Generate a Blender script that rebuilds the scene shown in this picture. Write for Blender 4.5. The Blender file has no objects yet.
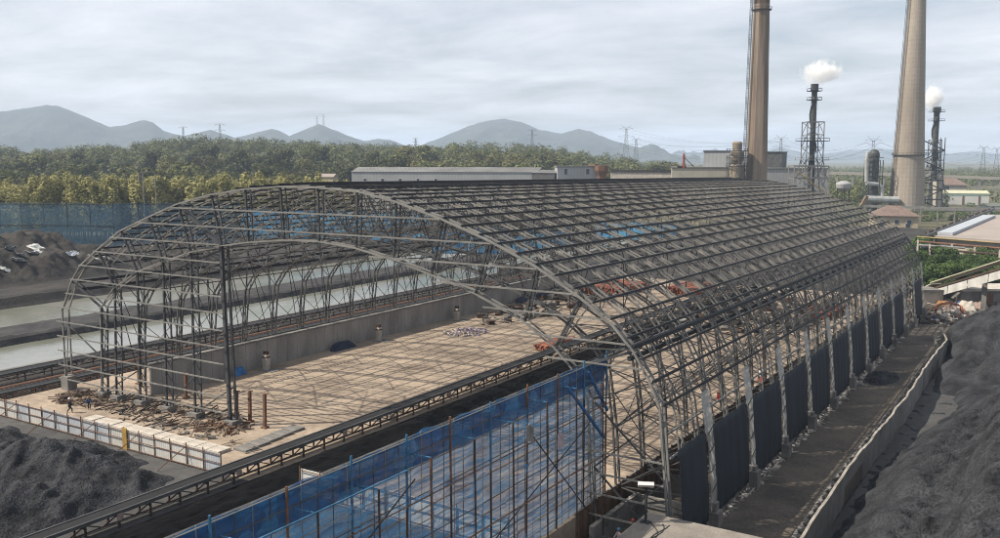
import bpy, bmesh, math, random
from math import sin, cos, pi, radians, sqrt, atan, atan2, exp
from mathutils import Vector, Matrix, noise as mnoise

# ------------------------------------------------------------------ camera, sky, sun
sc = bpy.context.scene
COL = sc.collection
F_PX, CAM_Z, PITCH, YAW = 918.0, 30.0, atan(112.0/918.0), radians(32.3)
cam_data = bpy.data.cameras.new('camera')
cam = bpy.data.objects.new('camera', cam_data); COL.objects.link(cam)
cam_data.sensor_width = 36.0
cam_data.lens = 36.0*F_PX/1000.0
cam_data.clip_start = 0.5; cam_data.clip_end = 40000
cam.location = (0, 0, CAM_Z)
cam.rotation_euler = (pi/2-PITCH, 0, YAW)
sc.camera = cam

SUN_EL = radians(47)
SUN_DX, SUN_DY = 0.785, 0.62                       # the way the light travels over the ground
_n = sqrt(SUN_DX**2+SUN_DY**2); SUN_DX /= _n; SUN_DY /= _n
world = bpy.data.worlds.new('World'); sc.world = world; world.use_nodes = True
wn = world.node_tree.nodes; wl = world.node_tree.links
for n in list(wn): wn.remove(n)
wo = wn.new('ShaderNodeOutputWorld'); bg = wn.new('ShaderNodeBackground')
sky = wn.new('ShaderNodeTexSky'); sky.sky_type = 'NISHITA'; sky.sun_disc = False
sky.sun_elevation = SUN_EL; sky.sun_rotation = atan2(-SUN_DX, -SUN_DY)
sky.air_density = 1.0; sky.dust_density = 2.5; sky.ozone_density = 1.0
tc = wn.new('ShaderNodeTexCoord')
sep = wn.new('ShaderNodeSeparateXYZ'); wl.new(tc.outputs['Generated'], sep.inputs[0])
addz = wn.new('ShaderNodeMath'); addz.operation = 'ADD'; addz.inputs[1].default_value = 0.10
absz = wn.new('ShaderNodeMath'); absz.operation = 'ABSOLUTE'
wl.new(sep.outputs['Z'], absz.inputs[0]); wl.new(absz.outputs[0], addz.inputs[0])
dx = wn.new('ShaderNodeMath'); dx.operation = 'DIVIDE'; wl.new(sep.outputs['X'], dx.inputs[0]); wl.new(addz.outputs[0], dx.inputs[1])
dy = wn.new('ShaderNodeMath'); dy.operation = 'DIVIDE'; wl.new(sep.outputs['Y'], dy.inputs[0]); wl.new(addz.outputs[0], dy.inputs[1])
comb = wn.new('ShaderNodeCombineXYZ'); wl.new(dx.outputs[0], comb.inputs[0]); wl.new(dy.outputs[0], comb.inputs[1])
cmap = wn.new('ShaderNodeMapping'); cmap.inputs['Scale'].default_value = (0.8, 1.0, 1); cmap.inputs['Rotation'].default_value = (0, 0, radians(-24))
wl.new(comb.outputs[0], cmap.inputs[0])
cno = wn.new('ShaderNodeTexNoise'); cno.inputs['Scale'].default_value = 0.75; cno.inputs['Detail'].default_value = 7; cno.inputs['Roughness'].default_value = 0.62
cno.inputs['Distortion'].default_value = 0.25
wl.new(cmap.outputs[0], cno.inputs['Vector'])
crp = wn.new('ShaderNodeValToRGB'); crp.color_ramp.elements[0].position = 0.36; crp.color_ramp.elements[1].position = 0.66
crp.color_ramp.elements[0].color = (0.30, 0.30, 0.30, 1); crp.color_ramp.elements[1].color = (0.97, 0.97, 0.97, 1)
wl.new(cno.outputs['Fac'], crp.inputs[0])
cmix = wn.new('ShaderNodeMixRGB'); wl.new(crp.outputs[0], cmix.inputs[0]); wl.new(sky.outputs[0], cmix.inputs[1])
cmix.inputs[2].default_value = (8.2, 8.35, 8.9, 1)   # thin high cloud, in the sky's own units
wl.new(cmix.outputs[0], bg.inputs[0]); bg.inputs[1].default_value = 0.080
wl.new(bg.outputs[0], wo.inputs[0])

sun_d = bpy.data.lights.new('sun', 'SUN'); sun_d.energy = 5.0; sun_d.angle = radians(0.5); sun_d.color = (1.0, 0.91, 0.78)
sun = bpy.data.objects.new('sun', sun_d); COL.objects.link(sun); sun.location = (-60, -40, 120)
sun.rotation_euler = Vector((SUN_DX*cos(SUN_EL), SUN_DY*cos(SUN_EL), -sin(SUN_EL))).to_track_quat('-Z', 'Y').to_euler()
sc.view_settings.view_transform = 'Standard'
sc.view_settings.look = 'None'
sc.view_settings.exposure = 0.55
sc.view_settings.gamma = 1.0
sc.view_settings.use_curve_mapping = False
sc.cycles.max_bounces = 12; sc.cycles.diffuse_bounces = 2; sc.cycles.glossy_bounces = 2
sc.cycles.transparent_max_bounces = 24; sc.cycles.volume_bounces = 10; sc.cycles.transmission_bounces = 3
sc.cycles.use_denoising = True; sc.cycles.filter_width = 1.05

# ------------------------------------------------------------------ layout helpers
def at(px, py, z=0.0):
    """the world point at height z seen at that place of the photograph (1000 x 538)"""
    t = (269-py)/F_PX; s = (px-500)/F_PX
    fx, fy = -sin(YAW)*cos(PITCH), cos(YAW)*cos(PITCH)
    ux, uy = -sin(YAW)*sin(PITCH), cos(YAW)*sin(PITCH)
    d = Vector((fx+ux*t+cos(YAW)*s, fy+uy*t+sin(YAW)*s, -sin(PITCH)+cos(PITCH)*t))
    return Vector((0, 0, CAM_Z))+d*((z-CAM_Z)/d.z)
def zrow(py, D):
    t = (269-py)/F_PX
    return CAM_Z+D*(-sin(PITCH)+t*cos(PITCH))/(cos(PITCH)+t*sin(PITCH))
def far(px, D, z=0.0, py=None):
    """the world point D metres ahead, in the column px; height z, or that of row py"""
    if py is not None: z = zrow(py, D)
    dep = D*cos(PITCH)+(CAM_Z-z)*sin(PITCH)
    X = (px-500)/F_PX*dep
    return Vector((cos(YAW)*X-sin(YAW)*D, sin(YAW)*X+cos(YAW)*D, z))
def smooth(a, b, x):
    t = min(1, max(0, (x-a)/(b-a))); return t*t*(3-2*t)
def lerp_table(tab, x):
    if x <= tab[0][0]: return tab[0][1]
    for (a, b), (c, d) in zip(tab, tab[1:]):
        if x <= c: return b+(d-b)*(x-a)/(c-a)
    return tab[-1][1]
def fbm(x, y, z=0.0, o=5, lac=2.05, h=0.55):
    s = 0; a = 1; f = 1
    for _ in range(o):
        s += a*mnoise.noise((x*f, y*f, z*f+7.3*_)); a *= h; f *= lac
    return s

# ------------------------------------------------------------------ mesh building
class MB:
    def __init__(self): self.v = []; self.f = []; self.sm = False
    def quad(self, a, b, c, d):
        i = len(self.v); self.v += [tuple(a), tuple(b), tuple(c), tuple(d)]; self.f.append((i, i+1, i+2, i+3)); return self
    def box(self, x0, x1, y0, y1, z0, z1):
        i = len(self.v)
        self.v += [(x0,y0,z0),(x1,y0,z0),(x1,y1,z0),(x0,y1,z0),(x0,y0,z1),(x1,y0,z1),(x1,y1,z1),(x0,y1,z1)]
        self.f += [tuple(i+k for k in q) for q in ((0,3,2,1),(4,5,6,7),(0,1,5,4),(1,2,6,5),(2,3,7,6),(3,0,4,7))]; return self
    def bar(self, p, q, w, h=None, n=4, w2=None):
        p = Vector(p); q = Vector(q); d = q-p
        if d.length < 1e-6: return self
        d.normalize(); up = Vector((0,0,1)) if abs(d.z) < 0.97 else Vector((0,1,0))
        a = d.cross(up).normalized(); b = a.cross(d)
        h = h or w; i = len(self.v); k2 = (w2/w) if w2 else 1
        for c, kk in ((p, 1), (q, k2)):
            for k in range(n):
                t = 2*pi*(k+0.5)/n; m = sqrt(2) if n == 4 else 1
                self.v.append(tuple(c+a*(cos(t)*w/2*m*kk)+b*(sin(t)*h/2*m*kk)))
        for k in range(n): self.f.append((i+k, i+(k+1)%n, i+n+(k+1)%n, i+n+k))
        self.f.append(tuple(i+k for k in reversed(range(n)))); self.f.append(tuple(i+n+k for k in range(n)))
        return self
    def path(self, pts, w, n=4, h=None):
        for p, q in zip(pts, pts[1:]): self.bar(p, q, w, h, n)
        return self
    def lathe(self, c, prof, n=16, rot=0.0, cap=True):
        """profile of (radius, z) around the vertical through c"""
        i = len(self.v); cx, cy, cz = c
        for r, z in prof:
            for k in range(n):
                t = 2*pi*k/n+rot; self.v.append((cx+r*cos(t), cy+r*sin(t), cz+z))
        for j in range(len(prof)-1):
            for k in range(n):
                self.f.append((i+j*n+k, i+j*n+(k+1)%n, i+(j+1)*n+(k+1)%n, i+(j+1)*n+k))
        if cap:
            self.f.append(tuple(i+k for k in reversed(range(n)))); j = len(prof)-1
            self.f.append(tuple(i+j*n+k for k in range(n)))
        return self
    def prism(self, poly, z0, z1):
        n = len(poly); i = len(self.v)
        self.v += [(x, y, z0) for x, y in poly]+[(x, y, z1) for x, y in poly]
        self.f.append(tuple(i+k for k in reversed(range(n)))); self.f.append(tuple(i+n+k for k in range(n)))
        for k in range(n): self.f.append((i+k, i+(k+1)%n, i+n+(k+1)%n, i+n+k))
        return self
    def grid(self, fn, nu, nv):
        i = len(self.v)
        for a in range(nu+1):
            for b in range(nv+1): self.v.append(tuple(fn(a/nu, b/nv)))
        for a in range(nu):
            for b in range(nv):
                k = i+a*(nv+1)+b; self.f.append((k, k+nv+1, k+nv+2, k+1))
        return self
    def xform(self, M):
        self.v = [tuple(M @ Vector(p)) for p in self.v]; return self
    def build(self, name, mat, parent=None, org=None, smooth=False):
        me = bpy.data.meshes.new(name)
        o3 = org if org is not None else (ORG.get(root_of(parent).name, (0,0,0)) if parent else (0,0,0))
        vs = [(x-o3[0], y-o3[1], z-o3[2]) for x, y, z in self.v]
        me.from_pydata(vs, [], self.f); me.update()
        if smooth: me.polygons.foreach_set('use_smooth', [True]*len(me.polygons))
        me.materials.append(mat)
        o = bpy.data.objects.new(name, me); COL.objects.link(o)
        if parent: o.parent = parent
        elif org is not None: o.location = org
        return o
ORG = {}
def root_of(o):
    while o.parent: o = o.parent
    return o
def thing(name, label, cat, loc=(0,0,0), group=None, kind=None):
    o = bpy.data.objects.new(name, None); COL.objects.link(o); o.location = loc
    o.empty_display_size = 0.5
    ORG[o.name] = tuple(loc); tag(o, label, cat, group, kind); return o
def tag(o, label=None, cat=None, group=None, kind=None):
    if label: o['label'] = label
    if cat: o['category'] = cat
    if group: o['group'] = group
    if kind: o['kind'] = kind
    return o
def structure(o, label=None, cat=None): return tag(o, label, cat, None, 'structure')
def copy_tree(o, loc=None, rz=None, parent=None, label=None):
    c = o.copy(); COL.objects.link(c)
    if parent: c.parent = parent
    for ch in list(o.children): copy_tree(ch, parent=c)
    if loc is not None: c.location = loc
    if rz is not None: c.rotation_euler = (0, 0, rz)
    if label: c['label'] = label
    return c

# ------------------------------------------------------------------ materials
ALBEDO = 0.74                                        # one factor to trim all base colours together
def mat(name, col, rough=0.8, var=0.25, scale=1.0, bump=0.0, bscale=None, metal=0.0, col2=None, stretch=(1,1,1), spec=0.3, obj_rand=0.0, lo=0.35, hi=0.65, fine=0.0):
    m = bpy.data.materials.new(name); m.use_nodes = True
    nt = m.node_tree; N = nt.nodes; L = nt.links
    b = N['Principled BSDF']; b.inputs['Roughness'].default_value = rough; b.inputs['Metallic'].default_value = metal
    b.inputs['Specular IOR Level'].default_value = spec
    t = N.new('ShaderNodeTexCoord'); mp = N.new('ShaderNodeMapping'); mp.inputs['Scale'].default_value = stretch
    L.new(t.outputs['Object'], mp.inputs[0])
    no = N.new('ShaderNodeTexNoise'); no.inputs['Scale'].default_value = scale; no.inputs['Detail'].default_value = 8; no.inputs['Roughness'].default_value = 0.62
    L.new(mp.outputs[0], no.inputs['Vector'])
    r = N.new('ShaderNodeValToRGB'); r.color_ramp.elements[0].position = lo; r.color_ramp.elements[1].position = hi
    col = tuple(c*ALBEDO for c in col); col2 = tuple(c*ALBEDO for c in col2) if col2 else None
    c2 = col2 if col2 else tuple(min(1, c*(1+var)) for c in col)
    c1 = col if col2 else tuple(c*(1-var) for c in col)
    r.color_ramp.elements[0].color = (*c1, 1); r.color_ramp.elements[1].color = (*c2, 1)
    L.new(no.outputs['Fac'], r.inputs[0]); out = r.outputs[0]
    if fine:
        n3 = N.new('ShaderNodeTexNoise'); n3.inputs['Scale'].default_value = scale*14; n3.inputs['Detail'].default_value = 5
        L.new(t.outputs['Object'], n3.inputs['Vector'])
        mr = N.new('ShaderNodeMapRange'); mr.inputs[1].default_value = 0.3; mr.inputs[2].default_value = 0.7; mr.inputs[3].default_value = 1-fine; mr.inputs[4].default_value = 1+fine
        L.new(n3.outputs['Fac'], mr.inputs[0])
        mm = N.new('ShaderNodeVectorMath'); mm.operation = 'SCALE'; L.new(out, mm.inputs[0]); L.new(mr.outputs[0], mm.inputs['Scale']); out = mm.outputs[0]
    if obj_rand:
        oi = N.new('ShaderNodeObjectInfo'); mr = N.new('ShaderNodeMapRange')
        mr.inputs[3].default_value = 1-obj_rand; mr.inputs[4].default_value = 1+obj_rand; L.new(oi.outputs['Random'], mr.inputs[0])
        mm = N.new('ShaderNodeVectorMath'); mm.operation = 'SCALE'; L.new(out, mm.inputs[0]); L.new(mr.outputs[0], mm.inputs['Scale']); out = mm.outputs[0]
    L.new(out, b.inputs['Base Color'])
    if bump:
        n2 = N.new('ShaderNodeTexNoise'); n2.inputs['Scale'].default_value = bscale or scale*6; n2.inputs['Detail'].default_value = 6
        L.new(mp.outputs[0], n2.inputs['Vector'])
        bp = N.new('ShaderNodeBump'); bp.inputs['Strength'].default_value = bump; bp.inputs['Distance'].default_value = 0.3
        L.new(n2.outputs['Fac'], bp.inputs['Height']); L.new(bp.outputs[0], b.inputs['Normal'])
    return m
def nodes_of(m): return m.node_tree.nodes, m.node_tree.links, m.node_tree.nodes['Principled BSDF']
def add_stripes(m, axis, period, dark=0.7, duty=0.12, soft=False):
    """thin joint lines, or the shade of corrugation painted soft, across the base colour, every <period> metres along an axis of the object"""
    N, L, b = nodes_of(m)
    src = b.inputs['Base Color'].links[0].from_socket
    t = N.new('ShaderNodeTexCoord'); s = N.new('ShaderNodeSeparateXYZ'); L.new(t.outputs['Object'], s.inputs[0])
    sock = s.outputs['XYZ'.index(axis)] if len(axis) == 1 else None
    if sock is None:
        a = N.new('ShaderNodeMath'); a.operation = 'ADD'; L.new(s.outputs[0], a.inputs[0]); L.new(s.outputs[1], a.inputs[1]); sock = a.outputs[0]
    d = N.new('ShaderNodeMath'); d.operation = 'DIVIDE'; d.inputs[1].default_value = period; L.new(sock, d.inputs[0])
    f = N.new('ShaderNodeMath'); f.operation = 'FRACT'; L.new(d.outputs[0], f.inputs[0])
    if soft:  # shade between the folds laid into the colour as a ramp
        p = N.new('ShaderNodeMath'); p.operation = 'PINGPONG'; p.inputs[1].default_value = 0.5; L.new(f.outputs[0], p.inputs[0])
        mr = N.new('ShaderNodeMapRange'); mr.inputs[2].default_value = 0.5; mr.inputs[3].default_value = dark; mr.inputs[4].default_value = 1.0; L.new(p.outputs[0], mr.inputs[0])
    else:
        lt = N.new('ShaderNodeMath'); lt.operation = 'LESS_THAN'; lt.inputs[1].default_value = duty; L.new(f.outputs[0], lt.inputs[0])
        mr = N.new('ShaderNodeMapRange'); mr.inputs[3].default_value = 1.0; mr.inputs[4].default_value = dark; L.new(lt.outputs[0], mr.inputs[0])
    mm = N.new('ShaderNodeVectorMath'); mm.operation = 'SCALE'; L.new(src, mm.inputs[0]); L.new(mr.outputs[0], mm.inputs['Scale'])
    L.new(mm.outputs[0], b.inputs['Base Color'])
    return m
def leaf_mat(name, c1, c2, scale=0.25, rnd=0.25):
    m = mat(name, c1, 0.7, col2=c2, scale=scale, obj_rand=rnd, spec=0.15, fine=0.35)
    N, L, b = nodes_of(m)
    tr = N.new('ShaderNodeBsdfTranslucent'); mx = N.new('ShaderNodeMixShader'); mx.inputs[0].default_value = 0.18
    L.new(b.inputs['Base Color'].links[0].from_socket, tr.inputs[0])
    L.new(b.outputs[0], mx.inputs[1]); L.new(tr.outputs[0], mx.inputs[2]); L.new(mx.outputs[0], N['Material Output'].inputs[0])
    return m
def sheet_mat(name, col, col2, transp, transl, scale=0.4, stretch=(1,1,1), holes=None):
    """netting or clear sheeting: diffuse + translucent + see-through"""
    m = mat(name, col, 0.7, col2=col2, scale=scale, stretch=stretch, spec=0.2, fine=0.2)
    N, L, b = nodes_of(m)
    tl = N.new('ShaderNodeBsdfTranslucent'); L.new(b.inputs['Base Color'].links[0].from_socket, tl.inputs[0])
    tp = N.new('ShaderNodeBsdfTransparent')
    m1 = N.new('ShaderNodeMixShader'); m1.inputs[0].default_value = transl; L.new(b.outputs[0], m1.inputs[1]); L.new(tl.outputs[0], m1.inputs[2])
    m2 = N.new('ShaderNodeMixShader'); m2.inputs[0].default_value = transp; L.new(m1.outputs[0], m2.inputs[1]); L.new(tp.outputs[0], m2.inputs[2])
    if holes:
        t = N.new('ShaderNodeTexCoord'); no = N.new('ShaderNodeTexNoise'); no.inputs['Scale'].default_value = holes[0]; no.inputs['Detail'].default_value = 5
        mp = N.new('ShaderNodeMapping'); mp.inputs['Scale'].default_value = stretch
        L.new(t.outputs['Object'], mp.inputs[0]); L.new(mp.outputs[0], no.inputs['Vector'])
        mr = N.new('ShaderNodeMapRange'); mr.inputs[1].default_value = 0.35; mr.inputs[2].default_value = 0.65; mr.inputs[3].default_value = holes[1]; mr.inputs[4].default_value = holes[2]
        L.new(no.outputs['Fac'], mr.inputs[0]); L.new(mr.outputs[0], m2.inputs[0])
    L.new(m2.outputs[0], N['Material Output'].inputs[0])
    return m

M = {}
M['steel'] = mat('galvanised_steel', (0.19,0.19,0.185), 0.6, 0.3, 0.5, spec=0.35)
M['steel_pale'] = mat('pale_steel', (0.22,0.215,0.20), 0.6, 0.2, 0.6)
M['post_steel'] = mat('grey_primed_post_steel', (0.06,0.063,0.068), 0.6, 0.3, 0.5, spec=0.3)
M['girt_steel'] = mat('sunlit_girt_steel', (0.21,0.205,0.19), 0.6, 0.25, 0.6)  # grey made light to stand for sun on the girts
M['rib_steel'] = mat('dull_rib_steel', (0.13,0.13,0.126), 0.55, col2=(0.26,0.245,0.215), scale=0.45, spec=0.4, fine=0.2)
M['steel_dark'] = mat('dark_grey_steel', (0.032,0.035,0.040), 0.6, 0.35, 0.5, spec=0.25)
M['steel_mid'] = mat('grey_painted_steel', (0.085,0.085,0.085), 0.6, 0.35, 0.5, spec=0.3)
M['rust'] = mat('rusty_steel', (0.10,0.055,0.035), 0.9, col2=(0.24,0.12,0.07), scale=2.0)
M['rust_dark'] = mat('dark_rusty_steel', (0.035,0.025,0.02), 0.9, col2=(0.11,0.06,0.04), scale=1.6)
M['blue_paint'] = mat('blue_painted_pole', (0.045,0.16,0.29), 0.6, 0.3, 1.5)
M['concrete'] = mat('grey_concrete', (0.21,0.20,0.185), 0.9, 0.28, 0.35, bump=0.1, fine=0.12)
M['slab_conc'] = mat('roof_slab_concrete', (0.20,0.178,0.155), 0.95, col2=(0.29,0.262,0.225), scale=0.5, bump=0.15, fine=0.15)
M['cap_conc'] = mat('worn_cap_concrete', (0.20,0.185,0.165), 0.95, col2=(0.46,0.42,0.37), scale=0.5, fine=0.25)
M['concrete_pale'] = mat('pale_concrete', (0.52,0.475,0.41), 0.9, 0.2, 0.6, bump=0.1, fine=0.12)
M['floor'] = mat('dusty_concrete_floor', (0.19,0.147,0.112), 0.95, col2=(0.43,0.345,0.26), scale=0.11, bump=0.15, bscale=3, fine=0.2, lo=0.28, hi=0.62)
M['yard'] = mat('coal_dust_yard', (0.055,0.055,0.055), 0.95, col2=(0.10,0.098,0.095), scale=0.08, bump=0.2, bscale=3, fine=0.2)
M['road'] = mat('dusty_dark_road', (0.066,0.058,0.049), 0.93, col2=(0.150,0.126,0.097), scale=0.22, bump=0.12, bscale=4, fine=0.25)
M['coal'] = mat('loose_coal', (0.014,0.0152,0.0175), 0.95, col2=(0.054,0.057,0.063), scale=0.35, bump=0.9, bscale=4.5, fine=0.5, spec=0.2)
M['coal_wet'] = mat('packed_black_coal', (0.006,0.006,0.0065), 0.95, 0.4, 0.8, bump=0.3, bscale=3, spec=0.06)
M['belt'] = mat('black_conveyor_belt', (0.014,0.014,0.015), 0.8, 0.3, 0.6)
M['earth'] = mat('dark_earth_bank', (0.024,0.022,0.020), 0.95, col2=(0.058,0.052,0.046), scale=0.12, bump=0.4, bscale=2, fine=0.25)
M['dike'] = mat('dark_stone_dike', (0.030,0.029,0.030), 0.95, col2=(0.06,0.058,0.056), scale=0.3, bump=0.5, bscale=2)
M['ground'] = mat('open_country', (0.06,0.065,0.032), 0.95, col2=(0.15,0.135,0.07), scale=0.008, fine=0.3)
M['hill'] = mat('wooded_hillside', (0.022,0.030,0.026), 0.95, col2=(0.06,0.07,0.05), scale=0.010, fine=0.5)
M['white_metal'] = add_stripes(mat('white_corrugated_sheet', (0.66,0.65,0.61), 0.6, 0.12, 0.7, fine=0.1), 'XY', 0.32, 0.74, soft=True)
M['blue_metal'] = add_stripes(mat('pale_blue_corrugated_sheet', (0.50,0.54,0.58), 0.6, 0.12, 0.7, fine=0.1), 'XY', 0.32, 0.78, soft=True)
M['rag'] = mat('rag', (0.35,0.28,0.30), 0.9, col2=(0.55,0.48,0.50), scale=3)
M['rag_violet'] = mat('violet_rag', (0.16,0.13,0.19), 0.9, col2=(0.32,0.27,0.36), scale=3)
M['brown_sheet'] = add_stripes(mat('brown_sheet_piling', (0.11,0.065,0.04), 0.9, col2=(0.23,0.14,0.09), scale=0.7, stretch=(1,1,0.3)), 'Y', 0.6, 0.55, soft=True)
M['navy'] = add_stripes(mat('dark_blue_grey_cladding', (0.030,0.037,0.047), 0.75, 0.2, 0.6, stretch=(1,1,0.15), spec=0.2), 'Y', 0.3, 0.8, soft=True)
M['clear_sheet'] = sheet_mat('clear_daylight_sheet', (0.55,0.57,0.56), (0.74,0.74,0.70), 0.46, 0.6, scale=0.8)
M['milky_sheet'] = sheet_mat('milky_daylight_sheet', (0.46,0.48,0.48), (0.62,0.63,0.60), 0.18, 0.35, scale=0.8)
M['net'] = sheet_mat('blue_safety_net', (0.025,0.125,0.29), (0.07,0.25,0.47), 0.30, 0.30, scale=0.5, stretch=(1,0.2,5), holes=(0.9, 0.08, 0.44))
M['net_top'] = sheet_mat('doubled_blue_net', (0.010,0.055,0.17), (0.02,0.10,0.27), 0.12, 0.25, scale=0.3, stretch=(1,1,4))
M['net_far'] = sheet_mat('faded_blue_wind_net', (0.075,0.17,0.27), (0.14,0.27,0.37), 0.35, 0.3, scale=0.05, holes=(0.05, 0.32, 0.58))
M['net_bright'] = sheet_mat('bright_blue_wind_net', (0.07,0.28,0.52), (0.16,0.44,0.68), 0.12, 0.3, scale=0.08)
M['tarp_blue'] = mat('blue_tarpaulin', (0.02,0.10,0.30), 0.6, col2=(0.06,0.22,0.50), scale=0.8, bump=0.3)
M['tarp_navy'] = mat('dark_blue_tarpaulin', (0.012,0.022,0.055), 0.7, 0.4, 1.0, bump=0.3)
M['wall_grey'] = add_stripes(mat('grey_cladding', (0.40,0.41,0.41), 0.7, 0.12, 0.08), 'XY', 2.4, 0.88, soft=True)
M['wall_white'] = mat('white_wall', (0.66,0.66,0.62), 0.8, 0.08, 0.1)
M['wall_cream'] = mat('cream_wall', (0.52,0.44,0.31), 0.85, 0.1, 0.2)
M['wall_beige'] = mat('beige_wall', (0.45,0.42,0.35), 0.85, 0.1, 0.2)
M['roof_grey'] = add_stripes(mat('weathered_grey_roof', (0.20,0.20,0.19), 0.85, 0.25, 0.06), 'XY', 3.0, 0.8, soft=True)
M['roof_brown'] = mat('brown_tile_roof', (0.20,0.145,0.12), 0.9, 0.25, 0.8)
M['roof_flat'] = mat('pinkish_flat_roof', (0.36,0.31,0.275), 0.9, 0.12, 0.06)
M['roof_cream'] = mat('pale_yellow_roof_sheet', (0.55,0.54,0.38), 0.7, 0.1, 0.3)
M['green_trim'] = mat('pale_green_trim', (0.30,0.46,0.36), 0.7, 0.1, 0.3)
M['glass'] = mat('dark_window', (0.05,0.07,0.09), 0.25, 0.2, 0.5, spec=0.5)
M['chimney'] = mat('chimney_concrete', (0.30,0.255,0.205), 0.9, col2=(0.42,0.365,0.30), scale=0.06, stretch=(1,1,0.35), fine=0.07)
add_stripes(M['chimney'], 'Z', 2.6, 0.90, 0.16)
M['chimney_red'] = mat('weathered_brown_chimney', (0.12,0.085,0.06), 0.9, col2=(0.34,0.265,0.195), scale=0.28, stretch=(1,1,0.06), fine=0.2)
M['soot'] = mat('sooty_chimney_top', (0.05,0.035,0.028), 0.9, col2=(0.14,0.09,0.06), scale=0.3, stretch=(1,1,0.1))
M['pipe_dark'] = mat('dark_steel_pipe', (0.06,0.065,0.06), 0.6, 0.4, 0.4)
M['pipe_silver'] = mat('silver_duct', (0.48,0.49,0.48), 0.45, 0.2, 0.4, metal=0.2)
M['yellow'] = mat('yellow_paint', (0.40,0.26,0.07), 0.7, 0.2, 0.8)
M['ochre'] = mat('faded_ochre_pipe', (0.34,0.26,0.12), 0.8, 0.25, 0.6)
M['orange'] = mat('red_orange_scrap', (0.26,0.085,0.05), 0.8, col2=(0.45,0.19,0.12), scale=0.8)
M['red'] = mat('red_paint', (0.5,0.06,0.05), 0.6, 0.2, 1)
M['rust_red'] = mat('faded_red_paint', (0.30,0.07,0.05), 0.8, 0.25, 1)
M['white'] = mat('white_paint', (0.78,0.78,0.76), 0.6, 0.06, 1)
M['wood_orange'] = mat('orange_brown_formwork', (0.28,0.14,0.05), 0.8, col2=(0.42,0.23,0.10), scale=1.5)
M['pink'] = mat('pinkish_cloth', (0.34,0.25,0.215), 0.9, 0.25, 1.2)
M['wood'] = mat('weathered_wood', (0.20,0.14,0.09), 0.9, 0.4, 1.5)
M['old_wood'] = mat('dusty_old_timber', (0.10,0.075,0.055), 0.95, col2=(0.24,0.185,0.135), scale=1.2)
M['red_earth'] = mat('bare_red_earth', (0.15,0.085,0.06), 0.95, col2=(0.30,0.18,0.13), scale=0.12)
M['skin'] = mat('skin', (0.36,0.22,0.15), 0.6, 0.1, 3)
M['cloth_dark'] = mat('dark_work_clothes', (0.03,0.035,0.05), 0.9, 0.25, 3)
M['cloth_blue'] = mat('blue_work_clothes', (0.035,0.08,0.20), 0.9, 0.25, 3)
M['bark'] = mat('tree_bark', (0.09,0.07,0.05), 0.95, 0.3, 2)
M['leaf_poplar'] = leaf_mat('yellowing_poplar_leaves', (0.20,0.20,0.07), (0.46,0.42,0.17), 0.25, 0.12)
M['leaf_wood'] = leaf_mat('mixed_wood_leaves', (0.034,0.046,0.015), (0.165,0.172,0.058), 0.16, 0.5)
M['leaf_olive'] = leaf_mat('olive_wood_leaves', (0.075,0.08,0.025), (0.23,0.205,0.075), 0.16, 0.35)
M['leaf_green'] = leaf_mat('broadleaf_leaves', (0.03,0.065,0.016), (0.11,0.16,0.045), 0.3, 0.25)

# ------------------------------------------------------------------ the setting: ground, yard, road, canal
def ground_z(x, y):
    f = -x*sin(YAW)+y*cos(YAW); l = x*cos(YAW)+y*sin(YAW)       # ahead of / to the right of the photographer
    D = sqrt(f*f+l*l); a = l/max(f, 1)
    z = -3.1-2.6*smooth(245, 212, D)
    left = smooth(0.30, -0.05, a)                               # wooded rise behind the canal
    z += left*smooth(430, 1150, f)*34*(1+0.35*fbm(x/260, y/260, 1, 3))
    z += 1.5*smooth(600, 2500, D)*fbm(x/300, y/300, 4, 3)
    return z
def ground_fn(u, v):
    # polar sheet centred under the photographer: fine nearby, coarse at the horizon
    r = 9000*(v**3.2)+v*240
    t = u*2*pi
    x, y = r*cos(t), r*sin(t)
    return (x, y, ground_z(x, y))
structure(MB().grid(ground_fn, 260, 90).build('ground', M['ground'], smooth=True))

PX0, PX1 = -111.5, -34.2
structure(MB().box(PX0, PX1, 57.4, 212, -3.2, 0.0).build('shed_floor', M['floor']))
structure(MB().box(PX0, PX1, -60, 57.4, -3.2, -0.03).box(-134.5, PX0, -60, 57.4, -3.2, -1.8).build('coal_yard_ground', M['yard']))
structure(MB().box(-134.5, PX0, 57.4, 330, -3.2, -1.8).build('canal_bank', M['earth']))
structure(MB().box(PX1, 40, -60, 66, -5.2, -2.95).box(PX1, -18.2, 66, 330, -5.2, -2.98).build('road', M['road']))
structure(MB().box(-18.0, 90, 66.2, 205, -5.3, -4.7).box(-18.0, 90, 205.2, 330, -5.3, -3.0).build('coal_yard', M['yard']))
structure(MB().box(-134.5, -34.4, 212, 430, -3.2, -0.5).build('storage_yard', M['earth']))
# canal: two lanes of grey water divided by a dike
wm = mat('canal_water', (0.15,0.16,0.115), 0.16, col2=(0.27,0.27,0.24), scale=0.06, spec=0.5, bump=0.10, bscale=1.0)
structure(MB().box(-200, -134.5, -60, 420, -3.4, -2.9).build('canal_water', wm))
def dike_fn(u, v):
    y = -60+u*480; prof = [(-157.0,-3.2),(-158.0,-1.9),(-159,-1.5),(-168,-1.5),(-170.0,-1.9),(-171.5,-3.2)]
    k = v*5; i = min(4, int(k)); t = k-i
    x = prof[i][0]*(1-t)+prof[i+1][0]*t; z = prof[i][1]*(1-t)+prof[i+1][1]*t
    return (x+0.5*fbm(y/6, x/6, 0, 3), y, z+0.25*fbm(y/3, x/3, 3, 4))
structure(MB().grid(dike_fn, 300, 25).build('dike', M['dike']))
def bank_fn(u, v):
    y = -60+u*480; x = -196-v*90
    z = -3.2+smooth(-196, -200, x)*2.6+0.5*fbm(y/14, x/14, 2, 4)
    return (x, y, z)
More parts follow.
